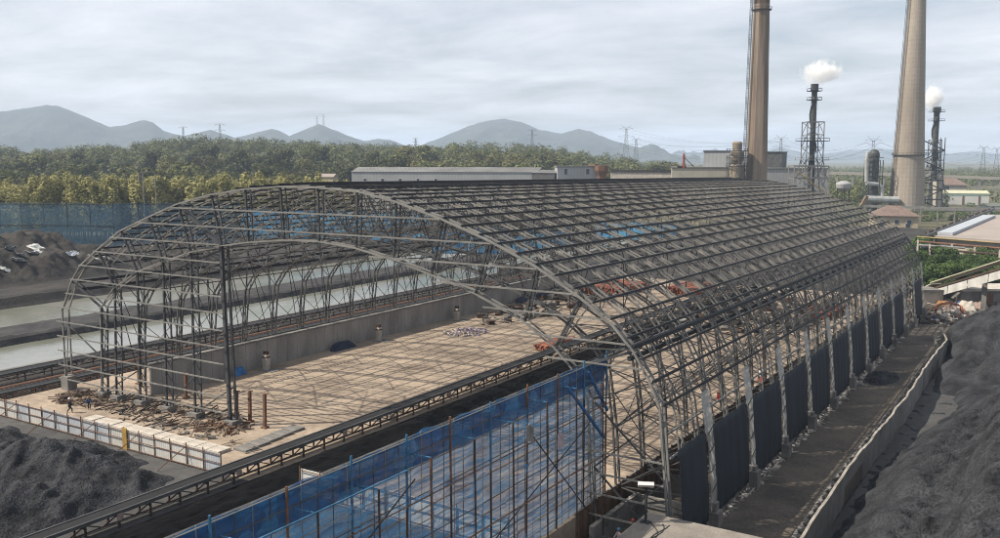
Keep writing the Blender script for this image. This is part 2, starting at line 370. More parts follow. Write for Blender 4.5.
structure(MB().grid(bank_fn, 200, 60).build('far_bank', M['earth']))
structure(MB().box(-135.0, -134.3, -60, 330, -3.2, -1.6).build('quay_edge', M['concrete']))

# ------------------------------------------------------------------ the arched steel frame of the coal shed
XC, Y0, Y1 = -68.5, 69.0, 208.0
OUT = [(41.8,0),(41.4,4.5),(40.6,9.8),(38.4,14),(36.2,16.3),(33.6,18.2),(30.4,19.9),(26,21.8),(22,23.3),(18,24.6),(13,25.9),(7,26.75),(0,27.1)]
INN = [(34.2,0),(33.8,6),(33.0,11.2),(30.8,13.8),(26.2,16.3),(22.6,17.6),(18.6,18.9),(14.2,19.9),(9.4,20.8),(4.6,21.35),(0,21.5)]
def arc_table(P):
    s = [0]
    for a, b in zip(P, P[1:]): s.append(s[-1]+sqrt((a[0]-b[0])**2+(a[1]-b[1])**2))
    return s
def on_arc(P, S, s):
    """s from 0 (right foot) to 2*S[-1] (left foot) -> (x offset, z)"""
    tot = S[-1]; left = s > tot
    if left: s = 2*tot-s
    for (a, b, sa, sb) in zip(P, P[1:], S, S[1:]):
        if s <= sb+1e-6:
            t = (s-sa)/(sb-sa); x = a[0]+(b[0]-a[0])*t; z = a[1]+(b[1]-a[1])*t
            return ((-x if left else x), z)
    return (0, P[-1][1])
SO, SI = arc_table(OUT), arc_table(INN)
def sag(y): return 1-0.075*(y-Y0)/(Y1-Y0)
def oz(x):   # height of the outer arch over an offset from the axis
    return lerp_table(sorted((a, b) for a, b in OUT), abs(x))
def iz(x):
    return lerp_table(sorted((a, b) for a, b in INN), abs(x)) if abs(x) < 34 else 0
def O(s, y): x, z = on_arc(OUT, SO, s); return Vector((XC+x, y, z*sag(y)))
def I(s, y): x, z = on_arc(INN, SI, s); return Vector((XC+x, y, z*sag(y)))
NO, NI = 2*25, 2*17                                    # panels of the outer and inner chords
so = [2*SO[-1]*i/NO for i in range(NO+1)]
si = [2*SI[-1]*i/NI for i in range(NI+1)]
def foot(p, y):                                        # the right feet stand on the road, the left ones on the slab
    return -2.9 if p.x > XC else 0.0

shed = thing('coal_shed_frame', 'huge unfinished arched steel frame of a coal storage shed with open grey trusses', 'shed frame', (XC, Y0, 0))
# outer ribs: pairs of chords with rungs between them
STEP = 3.86
ribs_y = [Y0+2.8+STEP*k for k in range(36)]
NTOP = 42                                              # on the canal side the outer chords end above the inner legs
for k, y in enumerate(ribs_y):
    mb = MB()
    for d in (-0.5, 0.5):
        pts = [O(s, y+d) for s in so[:NTOP+1]]
        r0 = pts[0].copy(); r0.z = -2.9
        mb.path([r0]+pts, 0.13)
    for i in range(0, NTOP, 2):
        mb.bar(O(so[i], y-0.5), O(so[i+1], y+0.5), 0.07)
    mb.build('outer_rib', M['rib_steel'], shed)
# inner ribs with their lacing out to the nearest outer ribs
inner_y = [68.7+5.8*k for k in range(1, 24)]
for y in inner_y:
    mb = MB()
    for d in (-0.4, 0.4):
        mb.path([I(s, y+d) for s in si], 0.17)
    for i in range(0, NI): mb.bar(I(si[i], y-0.4), I(si[i+1], y+0.4), 0.06)
    rib = mb.build('inner_rib', M['steel_mid'], shed)
    near = sorted(ribs_y, key=lambda q: abs(q-y))[:2]
    lc = MB()
    for i in range(0, NI+1, 2):
        p = I(si[i], y); f = si[i]/si[-1]
        for q in near:
            for df in (-0.035, 0.035):
                g = min(NTOP/NO, max(0, f+df)); lc.bar(p, O(so[int(round(g*NO))], q), 0.085)
    lc.build('lacing', M['steel_mid'], rib)
# purlins along the whole shed: channels on the outer ribs, their shaded side put into a darker grey
NPU = 22
for side in (0, 1):
    for k in range(NPU+ (1 if side == 0 else 0)):
        s = SO[2]+(SO[-1]-SO[2])*k/NPU
        if side: s = 2*SO[-1]-s
        if side and s > so[NTOP]: continue
        x, z = on_arc(OUT, SO, s); n = Vector((x*0.35, 0, 1)) if z > 13 else Vector((x, 0, 12)); n.normalize()
        a = O(s, Y0-0.3)+n*0.22; b = O(s, Y1+0.2)+n*0.22
        MB().bar(a, b, 0.14, 0.2).build('purlin', M['steel_dark'], shed)
for s in (5.6, 7.6):
    for side in (0,):
        s2 = 2*SO[-1]-s if side else s
        a = O(s2, Y0-0.3); b = O(s2, Y1+0.2); dx_ = -0.25 if side else 0.25
        a.x += dx_; b.x += dx_
        MB().bar(a, b, 0.12, 0.16).build('wall_rail', M['steel'], shed)
# the twin box girders at the shoulder
for side in (0, 1):
    x, z = 38.1, 14.4
    sx = -1 if side else 1
    mb = MB()
    for dz, dxx in ((0.0, 0.0), (-1.0, -0.3)):
        mb.bar((XC+sx*(x+dxx-0.1), Y0-0.3, z+dz), (XC+sx*(x+dxx-0.1), Y1, (z+dz)*sag(Y1)), 0.3, 0.36)
    n = 36
    for k in range(n):
        ya, yb = Y0+(Y1-Y0)*k/n, Y0+(Y1-Y0)*(k+1)/n
        mb.bar((XC+sx*x, ya, z*sag(ya)), (XC+sx*(x-0.3), yb, (z-1)*sag(yb)), 0.1)
    mb.build('shoulder_girder', M['steel_dark'], shed)
# longitudinal ties of the inner layer
for i in range(2, NI-1, 3):
    a = I(si[i], inner_y[0]); b = I(si[i], inner_y[-1])
    MB().bar(a, b, 0.13).build('inner_tie', M['steel_mid'], shed)
# side wall bracing, both walls: X braces between inner and outer feet
for side in (0, 1):
    mb = MB(); sx = -1 if side else 1
    for k, y in enumerate(inner_y[:-1]):
        xi = XC+sx*33.8
        mb.bar((xi, y, 3.6), (xi, y+5.8, 8.6), 0.07).bar((xi, y, 8.6), (xi, y+5.8, 3.6), 0.07)
        mb.bar((xi, y, 8.6), (xi, y+5.8, 8.6), 0.09)
    mb.build('side_bracing', M['steel_mid'], shed)

# near gable: a heavy frame of outer arch, inner arch, radial posts, columns and girts
gy = Y0-0.55
OG = [(-41.5,0.1),(-41.4,10.4),(-39.1,14.3),(-37.0,16.5),(-33.5,18.6),(-28.7,21.2),(-23.4,23.0),(-18.1,24.7),(-12.5,25.9),(-7.1,26.6),(-1.9,26.95),(3.4,26.95),(8.6,26.7),(13.4,25.8),(18.9,24.3),(24,22.6),(28.8,20.6),(33.2,18.2),(36.2,16.2),(38.2,14.1),(39.6,11.9),(40.6,9.7),(41.8,-2.9)]
IG = [(-33.9,0.1),(-33.3,11.4),(-30.5,14.1),(-26,16.4),(-21.2,17.9),(-16.3,19.3),(-11.2,20.3),(-6.9,20.9),(-1.5,21.4),(3.4,21.5),(8.3,21.1),(13,20.2),(17.5,19.1),(22.5,17.7),(27.7,15.6),(30.8,13.6),(32.5,12.0),(34.1,9.4),(34.6,-2.9)]
def G(p, dy=0.0): return Vector((XC+p[0], gy+dy, p[1]))
mb = MB()
for dy in (0, 0.9): mb.path([G(p, dy) for p in OG], 0.17)
for p, q in zip(OG, OG[1:]): mb.bar(G(p), G(q, 0.9), 0.1)
mb.build('gable_outer_arch', M['steel_pale'], shed)
mb = MB()
for dy in (0, 0.9): mb.path([G(p, dy) for p in IG], 0.14)
for p, q in zip(IG, IG[1:]): mb.bar(G(p), G(q, 0.9), 0.09)
mb.build('gable_inner_arch', M['steel_pale'], shed)
RAD = [(4,2),(5,3),(6,4),(7,5),(8,6),(9,7),(10,8),(11,9),(12,10),(13,11),(14,12),(15,13),(16,14),(17,15),(19,16),(2,1)]
for a, b in RAD:
    p, q = G(OG[a], 0.2), G(IG[b], 0.2)
    MB().bar(p, q, 0.2, 0.2).bar(p+Vector((0,0.7,0)), q+Vector((0,0.7,0)), 0.13).build('gable_post', M['post_steel'], shed)
for a, b in RAD:
    if a in (10, 11): continue
    j = min(len(IG)-1, max(0, b+(1 if a < 11 else -1)))
    MB().bar(G(OG[a], 0.6), G(IG[j], 0.6), 0.1).build('gable_lacing', M['steel_mid'], shed)
for i in (1, 2, 3, 4, 5):                                   # columns hanging from the inner arch to the slab
    p = G(IG[i], 0.2)
    base = Vector((p.x-1.1+0.15*i, p.y, 0.15))
    c = MB().bar(p, base, 0.21).bar(p+Vector((0.75,0.3,0)), base+Vector((0.75,0.3,0)), 0.15)
    for k in range(1, 12): 
        t0, t1 = (k-1)/11, k/11
        c.bar(p.lerp(base, t0), p.lerp(base, t1)+Vector((0.75,0.3,0)), 0.07)
    c.build('gable_column', M['post_steel'], shed)
p = G(IG[6], 0.2); base = Vector((-79.25, gy+0.2, 0.1))
c = MB().bar(G(OG[7], 0.2), p, 0.32).bar(p, base, 0.36, 0.36).bar(p+Vector((0.65,0.3,0)), base+Vector((0.65,0.3,0)), 0.22)
c.build('gable_column', M['post_steel'], shed)
def span(z):
    """offset where a level meets the outer arch"""
    for (a, b) in zip(OG, OG[1:]):
        if a[1] <= z <= b[1]: xl = a[0]+(b[0]-a[0])*(z-a[1])/(b[1]-a[1]); break
    for (a, b) in zip(OG[11:], OG[12:]):
        if b[1] <= z <= a[1]: xr = a[0]+(b[0]-a[0])*(z-a[1])/(b[1]-a[1]); break
    return xl, xr
def inner_right(z):
    for (a, b) in zip(IG[9:], IG[10:]):
        if b[1] <= z <= a[1]: return a[0]+(b[0]-a[0])*(z-a[1])/(b[1]-a[1])
    return None
for k, z in enumerate([24.3, 22.4, 20.4, 18.5, 16.6, 14.7, 12.8, 10.9, 9.0, 7.1, 5.2, 3.3, 1.5]):
    xl, xr = span(z); post = -10.9
    g = MB()
    yy = gy-0.32
    jog = 0.9 if z < 12 else 0.0
    g.bar((XC+xl-jog, yy, z), (XC+(post if z < 21 else xr), yy, z+random.Random(k).uniform(-.05,.05)), 0.11, 0.14)
    g.build('girt', M['girt_steel'], shed)
    if z < 21 and z not in (10.9, 9.0, 7.1):
        xi = inner_right(z)
        MB().bar((XC+xi-1.6, yy, z), (XC+xr, yy, z), 0.11, 0.14).build('girt', M['girt_steel'], shed)
for z in (-0.4, -2.2):
    MB().bar((XC+34.0, gy-0.32, z), (XC+41.8, gy-0.32, z), 0.11, 0.14).build('girt', M['girt_steel'], shed)
mb = MB()                                                    # braces inside the near gable bays
for (xa, za, xb, zb) in ((-41.3,8.6,-33.6,4.6),(-41.3,2.4,-33.6,6.2),(-33.2,1.0,-26.6,4.5),(-21.6,0.6,-16.8,5),(-16.8,0.6,-10,4.6),
                         (34.5,9.2,40.9,3.5),(34.5,3.5,40.9,9.2),(34.5,3.5,41.4,-2.6),(34.5,-2.6,41.2,3.5)):
    MB().bar((XC+xa, gy+0.5, za), (XC+xb, gy+0.5, zb), 0.13).build('gable_brace', M['steel_mid'], shed)
# the first bays inside the near gable hang braced frames back to the first inner rib
mb = MB()
for i in range(1, len(IG)-1):
    q = I(min(si, key=lambda s: (on_arc(INN, SI, s)[0]-IG[i][0])**2+(on_arc(INN, SI, s)[1]-IG[i][1])**2), inner_y[0])
    mb = MB().bar(G(IG[i], 0.9), q, 0.1)
    j = min(len(OG)-2, i+2)
    mb.bar(G(IG[i], 0.9), O(so[min(NTOP, max(0, int(NO*(1-i/len(IG)))))], ribs_y[1]), 0.08)
    mb.build('gable_tie', M['steel_mid'], shed)
# far gable: only the arch and a few posts stand
mb = MB()
for p, q in zip(OG, OG[1:]): mb.bar((XC+p[0], Y1, p[1]*sag(Y1)), (XC+q[0], Y1, q[1]*sag(Y1)), 0.26)
for p, q in zip(IG, IG[1:]): mb.bar((XC+p[0], Y1, p[1]*sag(Y1)), (XC+q[0], Y1, q[1]*sag(Y1)), 0.22)
for a, b in RAD: mb.bar((XC+OG[a][0], Y1, OG[a][1]*sag(Y1)), (XC+IG[b][0], Y1, IG[b][1]*sag(Y1)), 0.2)
mb.build('far_gable_arch', M['steel_mid'], shed)

# right wall: dark cladding between pale daylight sheets, on concrete footings
XW = -26.75
strip_y = [77.3+11.6*k for k in range(12)]
def wall_x(z): return XC+lerp_table(sorted((b, a) for a, b in OUT), max(z, 0))+0.42
edges = [70.2]+[s for s in strip_y]
for k, s in enumerate(strip_y):                              # cladding bays
    a = (70.2 if k == 0 else strip_y[k-1]+0.75); b = s-0.75
    if k == 10: continue                                     # the doorway near the far end stays open
    rr = random.Random(k+5)
    def pf(u, v, a=a, b=b, rr=rr):
        z = -2.3+v*8.2*sag((a+b)/2); y = a+(b-a)*u
        return (wall_x(z)+0.07*sin(y*3.1)*0.6+0.10*fbm(y/2.2, z/3, k, 3)*(0.4+u*(1-u)), y, z+0.10*fbm(y/3, k, 0, 2)*(v-0.2))
    mb = MB().grid(pf, 26, 12)
    o = mb.build('wall_cladding', M['navy'], shed, smooth=True)
    md = o.modifiers.new('thickness', 'SOLIDIFY'); md.thickness = 0.05
for k, s in enumerate(strip_y):
    w = 0.80
    def sf(u, v, s=s, k=k):
        z = -2.6+v*(12.0*sag(s)); y = s+(u-0.5)*2*w*(1.0 if z < 5.6 else 1.25)
        return (wall_x(z)+0.16+0.06*fbm(z/2, k, 0, 2), y+0.25*fbm(z/5, k*3.1, 1, 2), z)
    o = MB().grid(lambda u, v: sf(u, v*0.70), 4, 18).build('daylight_sheet', M['clear_sheet'], shed, smooth=True)
    MB().grid(lambda u, v: sf(u, 0.70+v*0.30), 4, 8).build('daylight_sheet', M['milky_sheet'], shed, smooth=True)
    for z in (-1.2, 0.6, 2.4, 4.2, 5.8): MB().bar((wall_x(z)+0.24, s-0.6, z-0.25), (wall_x(z)+0.24, s+0.6, z+0.25), 0.05, 0.08).build('sheet_clip', M['steel_dark'], o)
    MB().box(XW+0.1, XW+1.3, s-0.75, s+0.55, -3.1, -1.15 if k % 2 else -1.5).box(XW+0.2, XW+1.0, s-0.5, s+0.3, -1.5, -0.7).build('footing', M['concrete'], shed)
MB().box(XW-0.25, XW+0.22, 70.0, 206, -3.1, -2.45).build('wall_base', M['concrete'], shed)

# ------------------------------------------------------------------ walls and slabs that belong to the shed site
o = add_stripes(mat('stained_wall_concrete', (0.33,0.31,0.285), 0.9, 0.25, 0.3, bump=0.1, fine=0.12, stretch=(1,1,0.4)), 'Y', 2.0, 0.6, 0.04)
M['wall_conc'] = o
w = thing('retaining_wall', 'long grey concrete wall along the canal side of the shed floor', 'wall', (-98.2, 72, 0))
MB().box(-98.45, -97.95, 72.5, 206, -0.1, 3.85).build('wall_panel', M['wall_conc'], w)
MB().box(-98.6, -97.8, 72.4, 206.1, 3.853, 4.1).build('wall_cap', M['concrete'], w)
for px, py, nm in ((268,370,'nearest'),(375,340,'middle'),(455,320,'farthest')):
    p = at(px, py); x = -96.7
    t = thing('concrete_pier', {'nearest':'short white painted concrete pier with dark bands nearest the tall corner column','middle':'short white concrete pier standing beside the dark blue tarpaulin by the wall','farthest':'short white concrete pier by the wall beyond the purple rag heap'}[nm], 'pier', (x, p.y, 0))
    MB().box(x+0.02, x+0.8, p.y-0.36, p.y+0.36, 0, 2.2).build('pier_body', M['concrete_pale'], t)
    MB().box(x+0.12, x+0.7, p.y-0.27, p.y+0.27, 2.2, 2.7).build('pier_top', M['rust_dark'], t)
    MB().box(x+0.0, x+0.82, p.y-0.38, p.y+0.38, 1.75, 1.95).build('band', M['soot'], t)
    MB().box(x-0.0, x+2.4, p.y-1.1, p.y+1.5, 0, 0.06).build('base_pad', M['concrete'], t)

# the retaining wall of brown sheets under the floor's right edge
w = thing('sheet_pile_wall', 'brown rusty sheet pile wall below the floor beside the blue scaffold', 'wall', (-33.9, 70, -3))
def bp(u, v):
    y = 66+u*70; return (-34.0+0.16*(1 if int(u*140) % 2 else -1), y, -3.1+v*(3.5+0.35*fbm(y/1.7, 0, 3, 2)))
MB().grid(bp, 140, 4).build('sheet', M['brown_sheet'], w)
MB().box(-34.4, -34.2, 66, 136, 0.0, 0.25).build('edge_beam', M['concrete'], w)
b = tag(MB().box(-33.2, -32.8, 66.5, 76, -3.0, -0.8).box(-32.8, -28.4, 75.6, 76, -3.0, -0.9).build('concrete_wall', M['concrete'], None, (-33, 70, -3)), 'low grey concrete wall inside the right foot of the gable', 'wall')

# road side wall with a wavering pale top
def wall_line(y): return -18.1+0.22*sin(y/9.0)+0.22*fbm(y/6, 2, 0, 3)-2.2*smooth(172, 184, y)
w = thing('road_wall', 'winding low concrete wall between the dark road and the coal heaps', 'wall', (-19, 70, -3))
def seg(mb, o0, o1, z0, z1, zj=0.0):
    n = 120
    i0 = len(mb.v)
    for k in range(n+1):
        y = 62+(185-62)*k/n; x = wall_line(y); j = zj*fbm(y/2.5, 5, 1, 3)
        mb.v += [(x+o0, y, z0), (x+o1, y, z0), (x+o1, y, z1+j), (x+o0, y, z1+j)]
    for k in range(n):
        a = i0+4*k
        for q in range(4): mb.f.append((a+q, a+(q+1) % 4, a+4+(q+1) % 4, a+4+q))
    mb.f.append((i0, i0+1, i0+2, i0+3)); e = i0+4*n; mb.f.append((e+3, e+2, e+1, e))
    return mb
seg(MB(), -0.1, 0.1, -5.1, -1.5).build('wall_body', M['concrete'], w)
seg(MB(), -0.14, 0.12, -1.498, -1.38, 0.10).build('wall_cap', M['cap_conc'], w)
seg(MB(), -1.5, -0.152, -3.1, -2.85).build('wall_plinth', M['concrete'], w)
mb = MB()                                                     # short sloping props on the road side
for k in range(62):
    y = 64+k*1.9; x = wall_line(y)
    mb.bar((x-1.25, y+0.5, -2.84), (x-0.2, y-0.3, -2.0), 0.3, 0.2)
mb.build('wall_prop', M['concrete'], w)['kind'] = 'stuff'

# kerb of concrete slabs along the front of the gable
for k in range(13):
    a = -95.0+1.75*k; rr = random.Random(k)
    o = MB()
    z = 0.32+rr.uniform(-.05,.05)
    o.prism([(a+0.03, 60.9), (a+1.68, 60.9), (a+1.68, 62.6), (a+0.03, 62.6)], 0.0, z)
    o = o.build('kerb_slab', M['concrete_pale'], None, (a+0.85, 61.7, 0)); o.rotation_euler = (0, 0, rr.uniform(-.03, .03))
    tag(o, 'flat pale concrete slab laid in the kerb row in front of the gable', 'slab', 'kerb slabs in front of the gable')
for k in range(5):
    o = MB().box(-72.2-0.2*k, -70.4-0.2*k, 62.8+1.9*k, 64.5+1.9*k, 0, 0.26).build('kerb_slab', M['concrete'], None, (-71.3-0.2*k, 63.6+1.9*k, 0))
    tag(o, 'grey concrete slab in the row running beside the conveyor from the tall corner column', 'slab', 'kerb slabs beside the conveyor')
# pedestals of the gable columns
for k, (px, py) in enumerate(((66,398),(94,402),(122,412),(146,418),(171,424),(198,430),(228,437))):
    x = (-110, -102.75, -99.8, -95.2, -90.3, -85.3, -79.25)[k]
    tag(MB().box(x-0.45, x+1.0, gy-0.4, gy+0.9, 0, 0.7 if k != 0 else 1.8).build('pedestal', M['concrete'], None, (x, gy, 0)),
        ['tall pale pedestal under the outermost gable column','pale concrete pedestal under the second gable column from the canal','pale concrete pedestal under the third gable column from the canal','pale concrete pedestal under the fourth gable column from the canal','pale concrete pedestal under the fifth gable column from the canal','pale concrete pedestal under the gable column next to the tall corner column','pale concrete pedestal under the tall corner column'][k], 'pedestal')

# ------------------------------------------------------------------ belt conveyors
def conveyor(label, x, y0, y1, z, w, legm, group=None, leg_step=3.0, z0=0.0):
    t = thing('belt_conveyor', label, 'conveyor', (x, y0, z0), group)
    MB().box(x-w*0.36, x+w*0.36, y0, y1, z-0.04, z+0.1).build('belt', M['belt'], t)
    for sx in (-1, 1):
        MB().bar((x+sx*w/2, y0, z), (x+sx*w/2, y1, z), 0.16, 0.3).build('side_beam', M['steel_mid'], t)
    for sx in (-1, 1):
        MB().bar((x+sx*w/2, y0, z-0.75), (x+sx*w/2, y1, z-0.75), 0.1, 0.12).build('lower_beam', legm, t)
    mb = MB(); n = int((y1-y0)/leg_step)
    for k in range(n+1):
        y = y0+leg_step*k
        for sx in (-1, 1): mb.bar((x+sx*w/2, y, z0), (x+sx*w/2, y, z), 0.14)
        mb.bar((x-w/2, y, z-0.4), (x+w/2, y, z-0.4), 0.1)
        if k < n:
            mb.bar((x+w/2, y, z-0.1), (x+w/2, y+leg_step/2, z-0.75), 0.09).bar((x+w/2, y+leg_step/2, z-0.75), (x+w/2, y+leg_step, z-0.1), 0.09)
    tag(mb.build('trestle', legm, t), kind='stuff')
    rl = MB()
    for k in range(int((y1-y0)/1.3)):
        y = y0+1.3*k; rl.bar((x-w/2, y, z+0.05), (x+w/2, y, z-0.02), 0.1, n=6)
    tag(rl.build('roller', M['rust_dark'], t), kind='stuff')
    return t
conveyor('long black belt conveyor on a low trestle crossing the shed floor', -65.2, 26, 206, 1.35, 1.5, M['rust_dark'])
MB_coal = MB()
def strip_fn(u, v):
    y = 20+u*188; x = -63.9+v*4.9
    return (x, y, 0.03+sin(pi*v)*(0.55+0.35*fbm(y/4, v*3, 2, 4))+0.12*fbm(y/1.2, x/1.2, 0, 3)*(1 if 0.02 < v < 0.98 else 0))
tag(MB_coal.grid(strip_fn, 420, 22).build('coal_strip', M['coal_wet'], None), 'low black band of spilled coal along the conveyor', 'coal', None, 'stuff')
MB().box(-59.2, -58.7, 22, 206, 0.0, 0.32).build('kerb', M['steel_mid'])
tag(bpy.data.objects['kerb'], 'thin grey rail edging the black coal band beside the blue net', 'rail')
for k, y in enumerate((44, 56.5, 71, 90, 118)):
    o = MB().box(-64.35, -64.2, y-0.25, y+0.25, 0.75, 1.25).build('notice_board', M['pink'], None, (-64.3, y, 0.9))
    tag(o, 'small pinkish notice plate fixed beside the conveyor trestle', 'notice', 'notice plates on the conveyor')
conveyor('rusty pipe conveyor on trestles running just behind the grey retaining wall', -115.5, 4, 300, 0.0, 1.7, M['rust'], leg_step=4, z0=-1.8)
conveyor('dark conveyor along the near canal edge behind the shed', -126.5, 4, 320, -0.2, 2.0, M['rust_dark'], leg_step=4, z0=-1.8)
t = thing('pipe_run', 'pair of rusty brown pipes on sleepers between the canal conveyors', 'pipes', (-121, 20, 0))
for dx_, z in ((0, -0.9), (0.9, -0.75)): MB().bar((-121+dx_, 20, z), (-121+dx_, 310, z), 0.5, n=8).build('pipe', M['rust'], t)
mb = MB()
for k in range(70): mb.box(-121.8, -119.6, 20+4.1*k, 20.4+4.1*k, -1.82, -1.15)
tag(mb.build('sleeper', M['concrete'], t), kind='stuff')

# ------------------------------------------------------------------ blue net on scaffold poles
SX = -34.6
sf_ = thing('scaffold_screen', 'tall scaffold wall of rusty poles hung with see-through blue netting', 'scaffold', (SX, 26, -3))
SY0, SY1, ST, SB = 20.0, 72.0, 12.6, -3.0
def nf(u, v):
    y = SY0+(SY1-SY0)*u; z = SB+0.3+(ST-SB-0.3)*v
    return (SX+0.16*fbm(y/2.5, z/2, 1, 3)*4*min(1, 0.2+u*(1-u)*4), y, z-0.10*abs(sin(pi*(y-SY0)/5.0))*(v > 0.98))
MB().grid(nf, 120, 44).build('net', M['net'], sf_, smooth=True)
rr = random.Random(3)
mains = [23.4, 28.4, 33.4, 38.4, 43.4, 48.3, 53.2, 58.1, 62.9, 67.7, 71.9]
for k, y in enumerate(mains):
    top = ST+rr.uniform(0.1, 0.5); lean = rr.uniform(-.15, .15)
    zc = ST-rr.uniform(2.5, 5)
    o = MB().bar((SX+0.25, y, SB), (SX+0.25, y+lean*0.7, zc), 0.15, n=6).build('pole', M['rust_dark'], sf_)
    MB().bar((SX+0.25, y+lean*0.7, zc), (SX+0.25, y+lean, top), 0.155, n=6).build('pole_top', M['blue_paint'] if k in (0,1,3,4,6,9,10) else M['rust'], o)
    if k < 10:
        y2 = y+0.9; zt = ST-1.3+rr.uniform(-.4, .4)
        o = MB().bar((SX+1.9, y2-0.35, SB), (SX+1.5, y2, zt), 0.13, n=6).build('pole', M['rust_dark'] if k != 4 else M['rust'], sf_)
        MB().bar((SX+1.5, y2, zt), (SX+0.2, y2-0.4, zt+0.1), 0.09, n=6).build('bracket', M['blue_paint'], o)
for k in range(44):
    y = SY0+0.4+k*1.18
    MB().bar((SX+0.12, y, SB+0.2), (SX+0.12, y+rr.uniform(-.08, .08), ST+0.05), 0.06, n=5).build('upright', M['steel_mid'] if k % 3 else M['steel_pale'], sf_)
for k in range(16):
    z = ST-0.05-0.98*k
    MB().bar((SX+0.2, SY0, z), (SX+0.2, SY1, z+rr.uniform(-.1, .1)), 0.075, n=5).build('ledger', M['steel_pale' if k % 3 == 0 else 'steel_mid' if k % 3 == 1 else 'wood'], sf_)
for k in (1, 3):
    MB().bar((SX+1.5, SY0, ST-1.3-2.2*k), (SX+1.5, SY1, ST-1.3-2.2*k), 0.09, n=5).build('ledger', M['rust'], sf_)
MB().bar((SX+1.5, SY0, ST-1.25), (SX+1.5, SY0+22, ST-1.25), 0.11, n=5).build('ledger', M['blue_paint'], sf_)
for (ya, za, yb, zb) in ((36, -3, 68, 7.5), (58, 9.5, 70.5, -2.5), (24, 0, 44, 10)):
    MB().bar((SX+0.5, ya, za), (SX+0.5, yb, zb), 0.1, n=5).build('diagonal', M['steel_dark'], sf_)
for (ya, za, yb, zb) in ((64.2, 11.6, 71.2, 5.5), (68, 12, 71.8, 7.8)):
    MB().bar((SX+0.4, ya, za), (SX+0.4, yb, zb), 0.3, n=5).build('rolled_net', M['tarp_blue'], sf_)
MB().grid(lambda u, v: (SX+0.05+0.5*fbm((SY0+52*u)/3, v, 1, 3)*0.3, SY0+(SY1-SY0)*u, ST-2.0+2.0*v-0.12*abs(sin(pi*u*10.4))*v), 120, 6).build('top_net', M['net_top'], sf_, smooth=True)
# a short return of the netting at the gable corner
def nf2(u, v):
    return (SX-4.5*(1-u)+4.5*(1-u)*0, SY1+0.05, 8.4+4.1*v-0.7*(1-u)*(1-v))
# rags caught on the scaffold
for k, (y, z, c) in enumerate(((55.6, 10.6, 'steel_pale'), (60.3, 8.8, 'rag'))):
    o = MB().grid(lambda u, v, y=y, z=z: (SX+1.7+0.12*sin(u*9), y+u*0.9, z-v*1.2+0.2*sin(u*5)), 6, 5).build('rag', M[c], None, (SX+1.7, y, z))
    md = o.modifiers.new('thickness', 'SOLIDIFY'); md.thickness = 0.04
    tag(o, ('pale sheet scrap' if k == 0 else 'pinkish rag')+' caught high on the blue scaffold poles', 'rag')

# ------------------------------------------------------------------ corrugated site fence in front of the gable
def fence(label, x0, x1, y, h, seed, braces=True, colours=('white_metal','blue_metal')):
    t = thing('site_fence', label, 'fence', (x0, y, 0)); rr = random.Random(seed)
    n = max(1, round((x1-x0)/2.45)); w = (x1-x0)/n
    for k in range(n):
        a = x0+k*w
        yo = 0.04*rr.uniform(-1, 1)
        MB().box(a+0.03, a+w-0.03, y+0.02+yo, y+0.07+yo, 0.02+rr.uniform(0, .06), h-rr.uniform(0, .12)).build('sheet', M[colours[1] if rr.random() < 0.35 else colours[0]], t)
    for k in range(n+1):
        a = x0+k*w
        MB().bar((a, y-0.08, 0), (a+rr.uniform(-.05,.05), y-0.08, h+0.25), 0.11, n=5).build('post', M['rust'], t)
    for z in (h-0.1, h*0.52, 0.12):
        MB().bar((x0, y-0.1, z), (x1, y-0.1, z+rr.uniform(-.06,.06)), 0.09, n=5).build('rail', M['rust'], t)
    if braces:
        for k in range(1, n, 3):
            a = x0+k*w
            MB().bar((a, y-0.15, h-0.1), (a-1.2, y-2.6, 0.02), 0.09, n=5).build('brace', M['rust'], t)
    return t
f1 = fence('white and pale blue corrugated fence with rusty posts facing the coal heap', -111.3, -67.4, 57.1, 2.1, 1)
MB().box(-82.2, -81.5, 56.95, 57.05, 0.0, 2.3).build('yellow_sheet', M['yellow'], f1)
fence('patched white corrugated fence seen through the blue netting', -57.6, -35.6, 57.6, 2.3, 2, False, ('white_metal', 'wall_white'))

